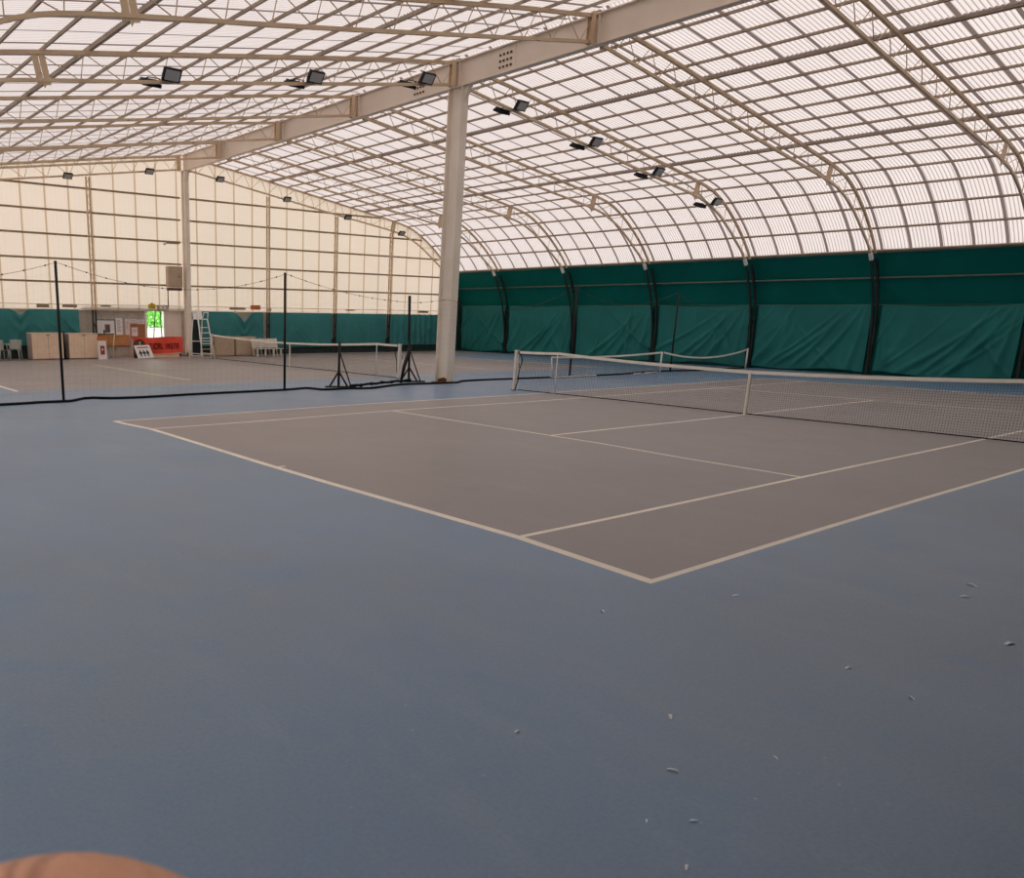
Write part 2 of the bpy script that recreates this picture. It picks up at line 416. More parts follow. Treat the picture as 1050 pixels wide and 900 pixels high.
# window of the end wall
f = MB()
x0, x1, z0, z1 = WIN
for a in ((x0-.06, z0-.05, x0+.03, z1+.05), (x1-.03, z0-.05, x1+.05, z1+.05)): f.box((a[0], YW+.08, a[1]), (a[2], YW+.22, a[3]))
f.box((x0+.03, YW+.08, z1-.02), (x1-.03, YW+.22, z1+.05)); f.box((x0+.03, YW+.08, z0-.05), (x1-.03, YW+.22, z0+.03))
f.box((x0+.03, YW+.13, 1.30), (x1-.03, YW+.16, 1.335))
win = struct(f, 'window_1', M['white'])
m, nt, out = new_mat('clear_window_glass')
tr = N(nt, 'ShaderNodeBsdfTransparent'); tr.inputs[0].default_value = (.96,.98,.96,1); gl = N(nt, 'ShaderNodeBsdfGlossy', Roughness=.05)
mx = N(nt, 'ShaderNodeMixShader', Fac=.06); nt.links.new(tr.outputs[0], mx.inputs[1]); nt.links.new(gl.outputs[0], mx.inputs[2]); nt.links.new(mx.outputs[0], out.inputs[0])
M['pane'] = m
MB().box((x0+.03, YW+.168, z0+.03), (x1-.03, YW+.172, z1-.02)).build('pane', M['pane'], win)
# a plain offwhite panel beside the window
o = MB().box((10.93, YW+.10, .45), (11.74, YW+.13, 2.08)).build('offwhite_board', M['whitepanel'], None, .004)
tag(o, 'offwhite flat panel on the end wall between the bright window and the column', 'panel')
# outside the window
struct(MB().box((-12, 33.6, -.06), (36, 60, -.01)), 'ground_outside', M['outground'])
struct(MB().box((8, 44.5, -.02), (26, 44.7, 1.0)).box((8, 44.45, 1.0), (26, 44.75, 1.07)), 'wall_outside', M['outwall'])
hd = thing('hedge', 'bright green leafy hedge outside, seen through the window of the end wall', 'hedge', (16.5, 46.2, 0))
mb = MB(); rnd = random.Random(3)
for k in range(7000):
    c = Vector((rnd.uniform(12.5, 20.5), 46.2+rnd.gauss(0, .35), rnd.uniform(.8, 4.8)))
    d = Vector((rnd.gauss(0,1), rnd.gauss(0,1), rnd.gauss(0,1))).normalized(); u = d.orthogonal().normalized(); w = d.cross(u)
    l = rnd.uniform(.14, .24); mb.add([c-u*l, c+w*l*.45, c+u*l, c-w*l*.45], [(0,1,2,3)])
lf = mb.build('foliage', M['leaf'], hd)
mb = MB()
for k in range(9):
    x = 12.8+k*.92; mb = MB(); mb.tube([(x, 46.2, -.01), (x+.05, 46.2, 1.6), (x-.04, 46.25, 3.2)], [.05, .04, .02], 8); mb.build('trunk', M['wood'], hd)

# band beam over the lower curtains, girts
b = MB()
for xa, xb in ((-5.6, 11.78), (12.14, 28.5)):
    b.box((xa, YW+.0, 2.265), (xb, YW+.05, 2.295)).box((xa, YW+.0, 2.04), (xb, YW+.05, 2.075))
    x = xa+.7
    while x < xb-1.6:
        l = random.uniform(.1, .9)
        if random.random() < .5: b.box((x, YW+.02, 2.17+random.uniform(-.05,.05)), (x+l, YW+.045, 2.265), 1)
        x += l+random.uniform(.3, 1.6)
struct(b, 'trim_1', [M['band'], M['girt']])
def inner_limit(z):
    """x reach of the end arch's outer chord at height z (right side)"""
    for a, bb in zip(OUTS, OUTS[1:]):
        if a.y >= z >= bb.y: return lerp(a.x, bb.x, (a.y-z)/(a.y-bb.y+1e-9))
    return 29.4
EWC = [7.45, 16.45, 20.62, 24.35]        # lattice columns of the end wall
nt_ = 2
for z in (3.2, 4.15, 5.13, 6.10, 7.06):
    xr = inner_limit(z) - .1
    for x0, x1 in ((2*XB-xr, 11.78), (12.14, xr)):
        g = MB().box((x0, YW+.0, z-.03), (x1, YW+.05, z+.03)).box((x0, YW+.0, z+.03), (x1, YW+.012, z+.05))
        struct(g, 'trim_%d' % nt_, M['girt']); nt_ += 1

# ------------------------------------------------------------------ trusses
def half_truss(y, side, label, wall=False):
    m2 = (lambda p: Vector((p[0], p[1]))) if side > 0 else (lambda p: Vector((2*XB-p[0], p[1])))
    t = thing('roof_truss', label, 'roof truss', (m2((29.8, 0)).x, y, 0), 'curved lattice roof trusses', 'thing')
    W3 = lambda p: (p.x, y, p.y)
    up = [m2(p) for p in path_upto(OUTS, 4.38)]; lo = [m2(p) for p in path_upto(INNS, 4.30)]
    MB().sweep([W3(p) for p in up], .07, .08).build('upper_chord', M['cream'], t)
    MB().sweep([W3(p) for p in lo], .06, .07).build('lower_chord', M['cream'], t)
    # lacing bar bent in a zigzag from chord to chord
    z = MB(); LO = path_upto(INNS, 4.30); ll = length(LO)
    n = len(PUR)*2; pts = []
    for k in range(n+1):
        s_ = k/n
        p = along(EAVE_OUT, LTOT*s_)[0] if k % 2 == 0 else along(LO, ll*s_)[0]
        pts.append(W3(m2(p)))
    for a, c in zip(pts, pts[1:]): z.tube([a, c], .011, 5)
    z.build('lattice', M['cream'], t)
    # end post at the ridge beam
    e = MB(); xa = m2((12.16, 0)).x; xc = m2((12.30, 0)).x
    e.box((min(xa,xc), y-.07, 8.18), (max(xa,xc), y-.05, 8.86)).box((min(xa,xc), y+.05, 8.18), (max(xa,xc), y+.07, 8.86))
    xm = (xa+xc)/2; e.box((xm-.012, y-.05, 8.18), (xm+.012, y+.05, 8.86))
    e.build('end_post', M['cream'], t)
    # bolted joint where the straight part meets the bend
    j = MB()
    xj = 24.45 if side > 0 else 23.75
    for dx in (-.075, .075):
        xo = xj+dx
        zo = [q for q in OUTS if q.x >= xo][0].y; zi = [q for q in INNS if q.x >= xo-.12][0].y
        A, B = m2((xo, zo)), m2((xo-.12, zi))
        j.bar((A.x, y, A.y+.02), (B.x, y, B.y-.06), .125, .03, up=(0,1,0))
    zi = [q for q in INNS if q.x >= xj-.12][0].y; B = m2((xj-.12, zi)); j.prism([(B.x-.07, y-.012, B.y+.0), (B.x+.07, y-.012, B.y+.0), (B.x, y-.012, B.y-.13)], (0,.024,0))
    j.build('joint_plate', M['cream'], t)
    # leg below the eave, painted dark, with a pale stub on the inner chord
    uo = [m2(p) for p in OUTS if p.y <= 4.42]; li = [m2(p) for p in INNS if p.y <= 4.42]
    lg = MB().sweep([W3(p) for p in uo], .08, .08).sweep([W3(p) for p in li], .07, .07)
    for k in range(9):
        zz = .35 + k*.48
        pa = min(uo, key=lambda q: abs(q.y-zz)); pb = min(li, key=lambda q: abs(q.y-zz-(.24 if k % 2 else -.1)))
        lg.tube([W3(pa), W3(pb)], .012, 5)
    lg.box((min(uo[-1].x, li[-1].x)-.1, y-.12, 0), (max(uo[-1].x, li[-1].x)+.1, y+.12, .03))
    lo_ = lg.build('leg', M['darkgreen_steel'], t); lo_['label'] = 'dark painted lower leg'
    st = [m2(p) for p in INNS if 4.0 <= p.y <= 4.42]
    if len(st) > 1:
        s_ = MB().sweep([W3(p) for p in st], .105, .105).build('stub', M['white'], t); s_['label'] = 'pale bare stub'
    return t
desc = {-2:'nearest the camera', -1:'just before the middle column', 0:'joined to the middle column', 1:'just past the middle column', 2:'two past the middle column', 3:'last before the end wall'}
for k in range(-2, 4):
    half_truss(YD+k*S, 1, 'cream lattice truss curving down to the green tarpaulin wall, ' + desc[k])
for k in range(-1, 4):
    half_truss(YD+k*S, -1, 'cream lattice truss on the roof half above the cabinets, ' + desc[k])
half_truss(YW-.16, 1, 'cream lattice arch truss against the end wall, tarpaulin wall half')
half_truss(YW-.16, -1, 'cream lattice arch truss against the end wall, half over the cabinets and noticeboards')

# ------------------------------------------------------------------ purlins
Y0P, Y1P = YF+.1, 32.3
for i, (p, d) in enumerate(PURPOS):
    n_ = Vector((-d.y, d.x))
    if i == 0: q = p
    for side in (1, -1):
        c = p + n_*.082; dd = Vector((d.x*side, d.y)); nn = Vector((n_.x*side, n_.y)); x = c.x if side > 0 else 2*XB-c.x
        mb = MB()
        w = .025 if i not in (7, 13) else .05
        if side < 0 and i < 4: continue
        mb.obox((x, (Y0P+Y1P)/2, c.y), (0, (Y1P-Y0P)/2, 0), (dd.x*w, 0, dd.y*w), (nn.x*.029, 0, nn.y*.029))
        where = 'tarpaulin wall side' if side > 0 else 'far side over the divider poles'
        o = mb.build('roof_purlin', M['purlin'])
        tag(o, ('brown steel purlin above the tarpaulin wall slope, %s up from the eave' % ords(i)) if side > 0 else
            ('brown steel purlin on the slope over the cabinets, %s down from the ridge beam' % ords(len(PURPOS)-1-i)),
            'purlin', 'purlins under the translucent roof')

# ------------------------------------------------------------------ ridge beam and columns
rb = thing('ridge_beam', 'deep cream steel I-beam running along the ridge on top of the columns', 'beam', (XB, YD, 8.2), None, 'thing')
YB0, YB1 = YF+.2, 32.15
MB().box((XB-.012, YB0, 8.22), (XB+.012, YB1, 8.86)).build('web', M['beam'], rb)
MB().box((XB-.11, YB0, 8.20), (XB+.11, YB1, 8.225)).build('lower_flange', M['beam'], rb)
MB().box((XB-.11, YB0, 8.855), (XB+.11, YB1, 8.88)).build('upper_flange', M['beam'], rb)
y = YB0+1.0
k = 0
for kk in range(-3, 5):
    y = YD + kk*S
    if y > 31.8: continue
    for sx in (-1, 1):
        MB().box((XB+min(0.012*sx,.105*sx), y-.09, 8.225), (XB+max(.012*sx,.105*sx), y-.075, 8.855)).box((XB+min(0.012*sx,.105*sx), y+.075, 8.225), (XB+max(.012*sx,.105*sx), y+.09, 8.855)).build('stiffener', M['beam'], rb)
    MB().box((XB-.10, y-.08, 8.88), (XB+.10, y+.08, 8.93)).build('bracket', M['purlin'], rb)
for (ya, yb_) in ((12.75, 13.25), (16.1, 16.6)):
    sp = MB()
    for r_ in range(3):
        zz = 8.38 + r_*.15
        for q in range(4):
            yy = lerp(ya, yb_, (q+.5)/4)
            sp.box((XB-.045, yy-.025, zz-.025), (XB-.012, yy+.025, zz+.025))
    sp.build('bolts', M['rust'], rb)
    MB().box((XB-.018, ya-.08, 8.24), (XB-.012, yb_+.08, 8.84)).build('splice_plate', M['beam'], rb)

def i_column(y, label, d=.27, fw=.135, XB=XB):
    c = thing('steel_column', label, 'column', (XB, y, 0), 'columns under the ridge beam', 'thing')
    h = 8.2
    MB().box((XB-.014, y-d+.02, .02), (XB+.014, y+d-.02, h)).build('web', M['column'], c)
    MB().box((XB-fw, y-d, .02), (XB+fw, y-d+.024, h)).build('flange', M['column'], c)
    MB().box((XB-fw, y+d-.024, .02), (XB+fw, y+d, h)).build('flange', M['column'], c)
    MB().box((XB-.2, y-.34, 0), (XB+.2, y+.34, .025)).build('base_plate', M['rust'], c)
    g = MB()
    for sx in (-1, 1):
        g.prism([(XB+.014*sx, y-d+.03, .025), (XB+.014*sx, y+d-.03, .025), (XB+.014*sx, y+d-.03, .10), (XB+.014*sx, y+.0, .16), (XB+.014*sx, y-d+.03, .10)], (.006*sx, 0, 0))
    s_ = g.build('rust_stain', M['rust'], c)
    MB().prism([(XB-.06, y-d-.001, h-.42), (XB+.06, y-d-.001, h-.42), (XB+.06, y-d-.22, h), (XB-.06, y-d-.22, h)], (0, .0, .012)).prism([(XB-.01, y-d, h-.40), (XB-.01, y-d-.2, h-.012), (XB-.01, y-d, h-.012)], (.02,0,0)).build('haunch', M['column'], c)
    return c
i_column(YD, 'tall cream steel column standing alone between the two courts, rusty at its foot')
i_column(YW-.30, 'cream steel column against the end wall beside the white umpire chair', .19, .10, XB-.06)

# lattice columns of the end wall
for x, lab in zip(EWC, ('beside the noticeboard', 'behind the white bench', 'beside the black net post', 'nearest the tarpaulin wall')):
    c = thing('lattice_column', 'cream lattice column with black foot on the end wall, ' + lab, 'column', (x, YW-.08, 0), 'lattice columns of the end wall', 'thing')
    zt = [p.y for p in INNS if p.x >= (x if x > XB else 2*XB-x)][0] - .05
    y = YW-.09
    MB().bar((x-.07, y, 2.06), (x-.07, y, zt), .06, .05).build('chord', M['cream'], c)
    MB().bar((x+.07, y, 2.06), (x+.07, y, zt), .06, .05).build('chord', M['cream'], c)
    z = MB(); n = int((zt-2.1)/.3)
    for k in range(n):
        a, b_ = 2.1+k*(zt-2.1)/n, 2.1+(k+1)*(zt-2.1)/n
        z.tube([(x-.07 if k % 2 else x+.07, y, a), (x+.07 if k % 2 else x-.07, y, b_)], .012, 5)
    z.build('lattice', M['cream'], c)
    ft = MB().bar((x-.07, y, 0), (x-.07, y, 2.06), .06, .05).bar((x+.07, y, 0), (x+.07, y, 2.06), .06, .05).bar((x-.1, y, .6), (x+.1, y, 1.0), .03, .03).bar((x+.1, y, 1.2), (x-.1, y, 1.6), .03, .03)
    q = ft.build('foot', M['darkgreen_steel'], c); q['label'] = 'black painted foot'

# ------------------------------------------------------------------ tarpaulin wall on the x+ side
WR = [(28.98,4.47),(29.52,3.58),(29.92,2.6),(30.06,1.5),(30.08,0)]
mb = MB()
ysr = [YF + i*(32.4-YF)/80 for i in range(81)]
mb.grid([[(x, y, z) for x, z in WR] for y in ysr]); 
mb.grid([[(x+.06, y, z) for x, z in WR] for y in ysr])
struct(mb, 'wall_right', M['tarp'])
def rail(name, x, z, r, mat, label):
    o = MB().tube([(x, YF+.1, z), (x, 32.2, z)], r, 8).build(name, mat); return tag(o, label, 'rail')
M['rail'] = paint('grey_green_rail', (.16,.20,.165), (.10,.13,.11), 2, .7, .5)
rail('eave_rail', 28.93, 4.44, .045, M['rail'], 'long grey rail along the top edge of the green tarpaulin wall')
rail('wall_rail', 29.46, 3.56, .035, M['rail'], 'thin grey rail halfway up the dark green tarpaulin')
rail('curtain_wire', 29.80, 2.60, .010, M['rail'], 'thin wire the green curtains hang from on the tarpaulin wall')

def curtain(y0, y1, seed, label, z_top=2.60, z_bot=.10):
    rnd = random.Random(seed); R = []
    for k in range(9):
        R.append((rnd.uniform(-.1, 1.05), rnd.uniform(-.25, .75)*(1 if k % 3 else -1), rnd.uniform(-.3, .3), rnd.uniform(.010, .035), rnd.uniform(.05, .14)))
    R += [(.03, .10, .0, .02, .12), (.06, .30, .1, .022, .13), (.97, -.05, 0, .018, .09), (.12, .55, .15, .028, .12), (.2, .25, .2, .02, .1)]
    nu, nv = 110, 46; P = []
    for i in range(nu+1):
        u = i/nu; row = []
        for j in range(nv+1):
            v = j/nv; z = lerp(z_top, z_bot, v)
            x = 29.74 + .10*min(1, v*1.7)
            d = 0
            for (u0, k1, k2, w, a) in R:
                uc = u0 + k1*v + k2*v*v; ww = w*(.6+v)
                d += a*(v**.8)*math.exp(-((u-uc)/ww)**2)*(1-.75*max(0, v-.8)/.2)
            d += .012*math.sin(u*47+seed)*v + .02*math.sin(u*9+seed*2)*v
            sag = .05*math.sin(PI*u)*(1 if seed % 2 else .4)*(v < .02)
            row.append((x-d, lerp(y0, y1, u), z - sag + (.05*math.sin(u*7+seed) if j == nv else 0)))
        P.append(row)
    o = MB().grid(P).build('curtain', M['curtain'])
    return tag(o, label, 'curtain', 'green curtains along the tarpaulin wall')
lab = {-3:'nearest the camera, cut by the frame edge', -2:'draped green curtain in the bay nearest the camera', -1:'draped green curtain in the second bay from the picture edge',
       0:'draped green curtain in the bay behind the post with the sagging white tape', 1:'draped green curtain in the bay between the two black divider poles', 2:'draped green curtain in the bay two beyond the divider net', 3:'draped green curtain in the bay beside the standalone column'}
lab[-3] = 'draped green curtain cut off by the edge of the picture'
for k in range(-3, 4):
    ya, yb_ = YD+k*S+.17, YD+(k+1)*S-.17
    if k == 3: yb_ = 31.85
    curtain(ya, yb_, 11+k*5, lab[k])

# ------------------------------------------------------------------ unseen walls invented behind / beside the camera, dark to dim the foreground
mb = MB()
mb.box((XL-.06, YF, 0), (XL, 32.4, 3.78)); struct(mb, 'wall_left', M['tarp'])
mb = MB()
mb.grid([[(x, YF, 2.3), (x, YF, max(2.4, roof_z(x)-.02))] for x in xsW], 0)
mb.box((XL, YF-.06, 0), (30.1, YF, 2.3), 1); mb.box((XL, YF-.06, 2.3), (-5.8, YF, 4.0), 1)
struct(mb, 'wall_front', [M['backing'], M['tarp']])

# ------------------------------------------------------------------ curtains on the end wall
def wall_curtain(x0, x1, seed, label, z_bot=.38, pleats=0, dips=(), amp=.10):
    rnd = random.Random(seed); nu, nv = 90, 26; P = []
    R = [(rnd.uniform(0, 1), rnd.uniform(-.5, .5), rnd.uniform(.012, .04), rnd.uniform(.4, 1)*amp) for _ in range(11)]
    for i in range(nu+1):
        u = i/nu; row = []; top = 2.06
        for (uc, w, dep) in dips: top -= dep*max(0, 1-abs(u-uc)/w)**1.2
        for j in range(nv+1):
            v = j/nv; zb = z_bot(u) if callable(z_bot) else z_bot
            z = lerp(top, zb, v); d = 0
            for (u0, k1, w, a) in R: d += a*v*math.exp(-((u-u0-k1*v)/w)**2)
            if pleats: d += .05*math.sin(u*PI*2*pleats+.6*math.sin(u*11))*(.5+.5*v)
            for (uc, w, dep) in dips: d += .08*math.exp(-((u-uc)/(w*.8))**2)*math.sin((v+abs(u-uc)*2)*14)*(1-v)
            row.append((lerp(x0, x1, u), YW+.02-d-.03, z))
        P.append(row)
    o = MB().grid(P).build('curtain', M['tealcurtain'])
    return tag(o, label, 'curtain', 'teal curtains on the end wall')
wall_curtain(2.6, 6.78, 2, 'teal curtain hanging behind the tan cabinets, its top edge torn', z_bot=lambda u: .55+.35*max(0, u-.55), dips=((.40,.10,.26),))
wall_curtain(12.66, 16.20, 4, 'teal curtain with a sagging top behind the umpire chair', z_bot=.42, dips=((.69,.16,.48),))
wall_curtain(16.58, 20.50, 5, 'flat teal curtain behind the middle of the far tennis net', z_bot=.34, amp=.06)
wall_curtain(20.76, 24.22, 6, 'flat teal curtain behind the near end of the far tennis net', z_bot=.34, amp=.06)
wall_curtain(24.50, 28.3, 7, 'pleated teal curtain half hidden by the standalone column', z_bot=.38, pleats=9)

# ------------------------------------------------------------------ tennis nets
def tennis_net(xn, yc, label_net, labels_post, stick_y, lab_st, side=1):
    """net along y centred on yc; posts 6.4 m out"""
    h = 6.4
    for sgn, lb in zip((-1, 1), labels_post):
        y = yc + sgn*h
        p = thing('net_post', lb, 'net post', (xn, y, 0), 'tennis net posts')
        MB().box((xn-.045, y-.04, .01), (xn+.045, y+.04, 1.07)).build('post', M['whiteworn'], p, .008)
        MB().box((xn-.05, y-.045, 1.07), (xn+.05, y+.045, 1.09)).build('cap', M['white'], p)
        MB().box((xn-.07, y-.07, 0), (xn+.07, y+.07, .012)).build('base_plate', M['rust'], p)
        MB().tube([(xn+.05, y-.02, .72), (xn+.11, y-.02, .72), (xn+.11, y-.02, .62)], .012, 6).build('crank', M['rust'], p)
    n = thing('tennis_net', label_net, 'tennis net', (xn, yc, 0), 'tennis nets')
    sticks = sorted([yc-5.03, yc+5.03]) if stick_y is None else stick_y
    keys = [(yc-h, 1.06), *[(s, 1.075) for s in sticks if s < yc], (yc, .914), *[(s, 1.075) for s in sticks if s > yc], (yc+h, 1.06)]
    def top(y):
        for (a, za), (b_, zb) in zip(keys, keys[1:]):
            if a <= y <= b_:
                t = (y-a)/(b_-a); return lerp(za, zb, t) - .035*math.sin(PI*t)*((b_-a)/6)
        return 1.06
    Y = [yc-h+.12 + i*(2*h-.24)/256 for i in range(257)]
    T = MB()
    vs, fs = [], []
    for i, y in enumerate(Y):
        z = top(y); w = .016
        for (dx, dz) in ((-w, -.055), (w, -.055), (w*.6, .012), (-w*.6, .012)): vs.append((xn+dx, y, z+dz))
    for i in range(len(Y)-1):
        for k in range(4): fs.append((i*4+k, i*4+(k+1)%4, i*4+4+(k+1)%4, i*4+4+k))
    L_ = len(Y)-1; fs += [(3,2,1,0), (L_*4, L_*4+1, L_*4+2, L_*4+3)]
    T.add(vs, fs).build('headband', M['tape'], n)
    # mesh: 45 mm squares
    g = MB(); r = .0012
    zb = .03
    rows = 21
    ny_ = int((2*h-.3)/.045)
    for i in range(ny_+1):
        y = yc-h+.15+i*.045; g.box((xn-r, y-r, zb), (xn+r, y+r, top(y)-.05))
    for k in range(rows):
        f = k/(rows-1); seg = 64
        for i in range(seg):
            ya, yb_ = yc-h+.15+i*(2*h-.3)/seg, yc-h+.15+(i+1)*(2*h-.3)/seg
            za, zc = lerp(zb, top(ya)-.05, f), lerp(zb, top(yb_)-.05, f)
            g.bar((xn, ya, za), (xn, yb_, zc), 2*r, 2*r)
    g.build('netting', M['net'], n)
    e = MB().tube([(xn, yc-h+.13, .022), (xn, yc-h*.5, .028), (xn, yc, .02), (xn, yc+h*.5, .03), (xn, yc+h-.13, .024)], .012, 6)
    e.build('bottom_cord', M['blackrope'], n)
    for sgn in (-1, 1):
        y = yc+sgn*h; MB().tube([(xn, y-sgn*.05, 1.02), (xn, y-sgn*.17, .96), (xn, y-sgn*.22, .8), (xn, y-sgn*.13, .55), (xn, y-sgn*.11, .25), (xn-.01, y-sgn*.04, .02)], .014, 6).build('end_cord', M['blackrope'], n)
        MB().tube([(xn, y, 1.05), (xn, y-sgn*.14, 1.05)], .006, 6).build('cable', M['blackrope'], n)
    cs = MB().box((xn-.022, yc-.026, .0), (xn-.018, yc+.026, .93)).box((xn+.018, yc-.026, .0), (xn+.022, yc+.026, .93)).box((xn-.022, yc-.026, .926), (xn+.022, yc+.026, .932))
    cs.build('centre_strap', M['tape'], n)
    for s_, lb in zip(sticks, lab_st):
        st = thing('singles_stick', lb, 'net stick', (xn-.03, s_, 0), 'singles sticks')
        MB().tube([(xn-.035, s_, 0), (xn-.035, s_, 1.075)], .014, 8).build('stick', M['white'], st)
        MB().box((xn-.05, s_-.02, 0), (xn-.02, s_+.02, .015)).build('foot', M['white'], st)
    return n
tennis_net(11.94, 5.52, 'long black tennis net with white band across the near court', ('white net post of the near court, beyond the picture edge', 'white net post of the near court between the column and the sagging barrier tape'),
    [5.485-5.03, 5.485+5.03], ('thin white stick under the near net band, close to the frame edge', 'thin white stick under the near net band, close to its post'))
tennis_net(11.80, 16.67+6.36, 'black tennis net with white band across the far court', ('white net post of the far court next to the black folded stand', 'white net post of the far court near the umpire chair'),
    [17.75], ('thin white stick under the far net band, near the black folded stand',))

# ------------------------------------------------------------------ divider net between the courts
DY = 14.70
POLES = [(.30, 14.78, 3.0), (6.20, 14.76, 2.98), (17.80, 14.62, 2.98), (23.85, 14.62, 2.96)]
plab = ('slim black divider pole nearest the camera, in front of the tan cabinets', 'slim black divider pole in front of the far tennis net and white bench',
        'slim dark divider pole before the tarpaulin wall, nearer the standalone column', 'slim dark divider pole before the tarpaulin wall, farther from the standalone column')
for (x, y, h), lb in zip(POLES, plab):
    p = thing('divider_pole', lb, 'net pole', (x, y, 0), 'black poles of the divider net')
    MB().tube([(x, y, .01), (x, y, h)], .032, 10).build('pole', M['black'], p)
    MB().tube([(x, y, h), (x, y, h+.02)], .036, 10).build('cap', M['black'], p)
    MB().tube([(x, y, 0), (x, y, .015)], .075, 14).build('base_plate', M['black'], p)
dn = thing('divider_net', 'fine dark netting with beaded top rope hung from black poles between the courts', 'divider net', (12, DY, 0))
SUP = [(-5.6, 3.0), (.30, 2.99), (6.20, 2.97), (10.62, 2.34), (11.7, 2.45), (17.80, 2.97), (23.85, 2.95), (29.3, 2.5)]
def net_y(x): return DY - .32*math.exp(-((x-11.96)/.42)**2)
def rope_z(x):
    for (a, za), (b_, zb) in zip(SUP, SUP[1:]):
        if a <= x <= b_:
            t = (x-a)/(b_-a); sg = .55*((b_-a)/6)**2 if b_-a > 2 else .03
            if abs(b_-10.62) < .01: sg = .16
            return lerp(za, zb, t) - sg*4*t*(1-t)*.9
    return 2.9
xr = [SUP[0][0] + i*(SUP[-1][0]-SUP[0][0])/240 for i in range(241)]
MB().tube([(x, net_y(x), rope_z(x)) for x in xr], .005, 6).build('top_rope', M['rope'], dn)
flo = None
for k in range(70):
    x = -2.2 + k*.45
    if x > 28.8: break
    if flo is None:
        flo = MB().ball((x, DY, rope_z(x)), .02, 8).build('float', M['rope'], dn); fx0, fz0 = x, rope_z(x)
    else:
        c = flo.copy(); COL.objects.link(c); c.parent = dn; c.location = (x-fx0, 0, rope_z(x)-fz0)
g = MB(); r = .00035
x = -5.5
while x < 29.3:
    g.box((x-r, net_y(x)-r, .05), (x+r, net_y(x)+r, rope_z(x))); x += .16
for k in range(17):
    f = k/17
    for i in range(120):
        xa, xb = -5.5+i*34.8/120, -5.5+(i+1)*34.8/120
        g.bar((xa, net_y(xa), lerp(.05, rope_z(xa), f)), (xb, net_y(xb), lerp(.05, rope_z(xb), f)), 2*r, 2*r)
g.build('netting', M['divnet'], dn)
CORD = [(-5.6,14.55),(-1.15,14.50),(-.3,14.58),(.13,14.55),(.40,14.55),(.84,14.98),(1.07,15.0),(1.38,14.72),(2.2,14.60),(3.54,14.70),(6.1,14.70),(7.0,14.86),(7.08,14.30),(7.71,14.24),(8.14,14.20),(8.6,14.05),
        (10.09,14.58),(11.55,14.40),(12.25,14.40),(12.7,14.70),(13.9,14.73),(15.0,14.64),(16.7,14.52),(18.95,14.44),(20.6,14.43),(21.9,14.68),(23.6,14.76),(25.7,14.42),(29.2,14.5)]
cp = smooth_path(CORD, .2)
MB().tube([(p.x, p.y, .028) for p in cp], .028, 8).build('bottom_rope', M['blackrope'], dn)

# folded black stands by the divider
def stand(x, y, label, pole_h, lean):
    t = thing('net_stand', label, 'net stand', (x, y, 0), 'black folded net stands')
    MB().tube([(x, y, .03), (x+lean*.3, y, 1.25)], .035, 8).build('pole', M['black'], t)
    if pole_h > 1.3: MB().tube([(x+lean*.2, y+.03, .9), (x+lean*.1-.06, y+.03, pole_h)], [.03, .045], 8).build('pole', M['black'], t)
    if pole_h > 1.3: MB().tube([(x+.02, y, 1.1), (x-.16, y+.04, .5), (x-.26, y+.06, .03)], [.05, .055, .035], 8).build('folded_leg', M['black'], t)
    MB().tube([(x, y, .45), (x-.22, y+.12, .03)], .026, 8).build('leg', M['black'], t)
    MB().tube([(x, y, .45), (x+.18, y-.18, .03)], .026, 8).build('leg', M['black'], t)
    MB().tube([(x+lean*.25, y, 1.0), (x+.24, y-.26, .03)], .018, 8).build('brace', M['black'], t)
    MB().tube([(x-.34, y+.16, .03), (x+.36, y-.34, .03)], .024, 8).build('foot_bar', M['black'], t)
    return t
stand(8.0, 14.78, 'shorter black folded net stand standing in front of the far tennis net', 1.2, .03)
stand(11.12, 15.38, 'taller black folded net stand next to the standalone column', 2.55, -.1)
# rolled net lying between the stands
rn_ = thing('rolled_net', 'dark rolled net lying on the blue floor between two folded stands', 'rolled net', (9.8, 14.6, 0))
pts = [(8.1+.25*i, 14.38+.075*i, .075+.012*math.sin(i*2.3)) for i in range(13)]
MB().tube(pts, .035, 8).build('roll', M['blackrope'], rn_)
for i in (2, 4, 6, 8, 10): MB().ball(pts[i], .055, 8).build('tie', M['blackrope'], rn_)

# portable barriers with white tape
def barrier(x0, x1, y, label, z0=.72, z1=.74, sag=.0, bottom=True, hang=.1):
    t = thing('portable_net', label, 'mini net', (x0, y, 0), 'portable mini nets along the divider')
    P_ = [(lerp(x0, x1, i/30), y, lerp(z0, z1, i/30)-sag*4*(i/30)*(1-i/30)) for i in range(31)]
    vs, fs = [], []
    for p in P_:
        for dx, dz in ((-.012, -.03), (.012, -.03), (.012, .03), (-.012, .03)): vs.append((p[0], p[1]+dx, p[2]+dz))
    for i in range(30):
        for k in range(4): fs.append((i*4+k, i*4+(k+1)%4, i*4+4+(k+1)%4, i*4+4+k))
    MB().add(vs, fs).build('top_tape', M['tape'], t)
    g = MB(); r = .0014
    n = int((x1-x0)/.06)
    for i in range(1, n):
        x = x0+i*(x1-x0)/n; f = i/n; g.box((x-r, y-r, .04), (x+r, y+r, lerp(z0, z1, f)-sag*4*f*(1-f)))
    for k in range(10):
        for i in range(20):
            fa, fb = i/20, (i+1)/20; q = k/10
            g.bar((lerp(x0,x1,fa), y, lerp(.04, lerp(z0,z1,fa)-sag*4*fa*(1-fa), q)), (lerp(x0,x1,fb), y, lerp(.04, lerp(z0,z1,fb)-sag*4*fb*(1-fb), q)), 2*r, 2*r)
    g.build('netting', M['divnet'], t)
    return t
b1 = barrier(16.5, 22.75, 14.36, 'low portable net with straight white tape along the divider, nearer the standalone column', .70, .76, .06)
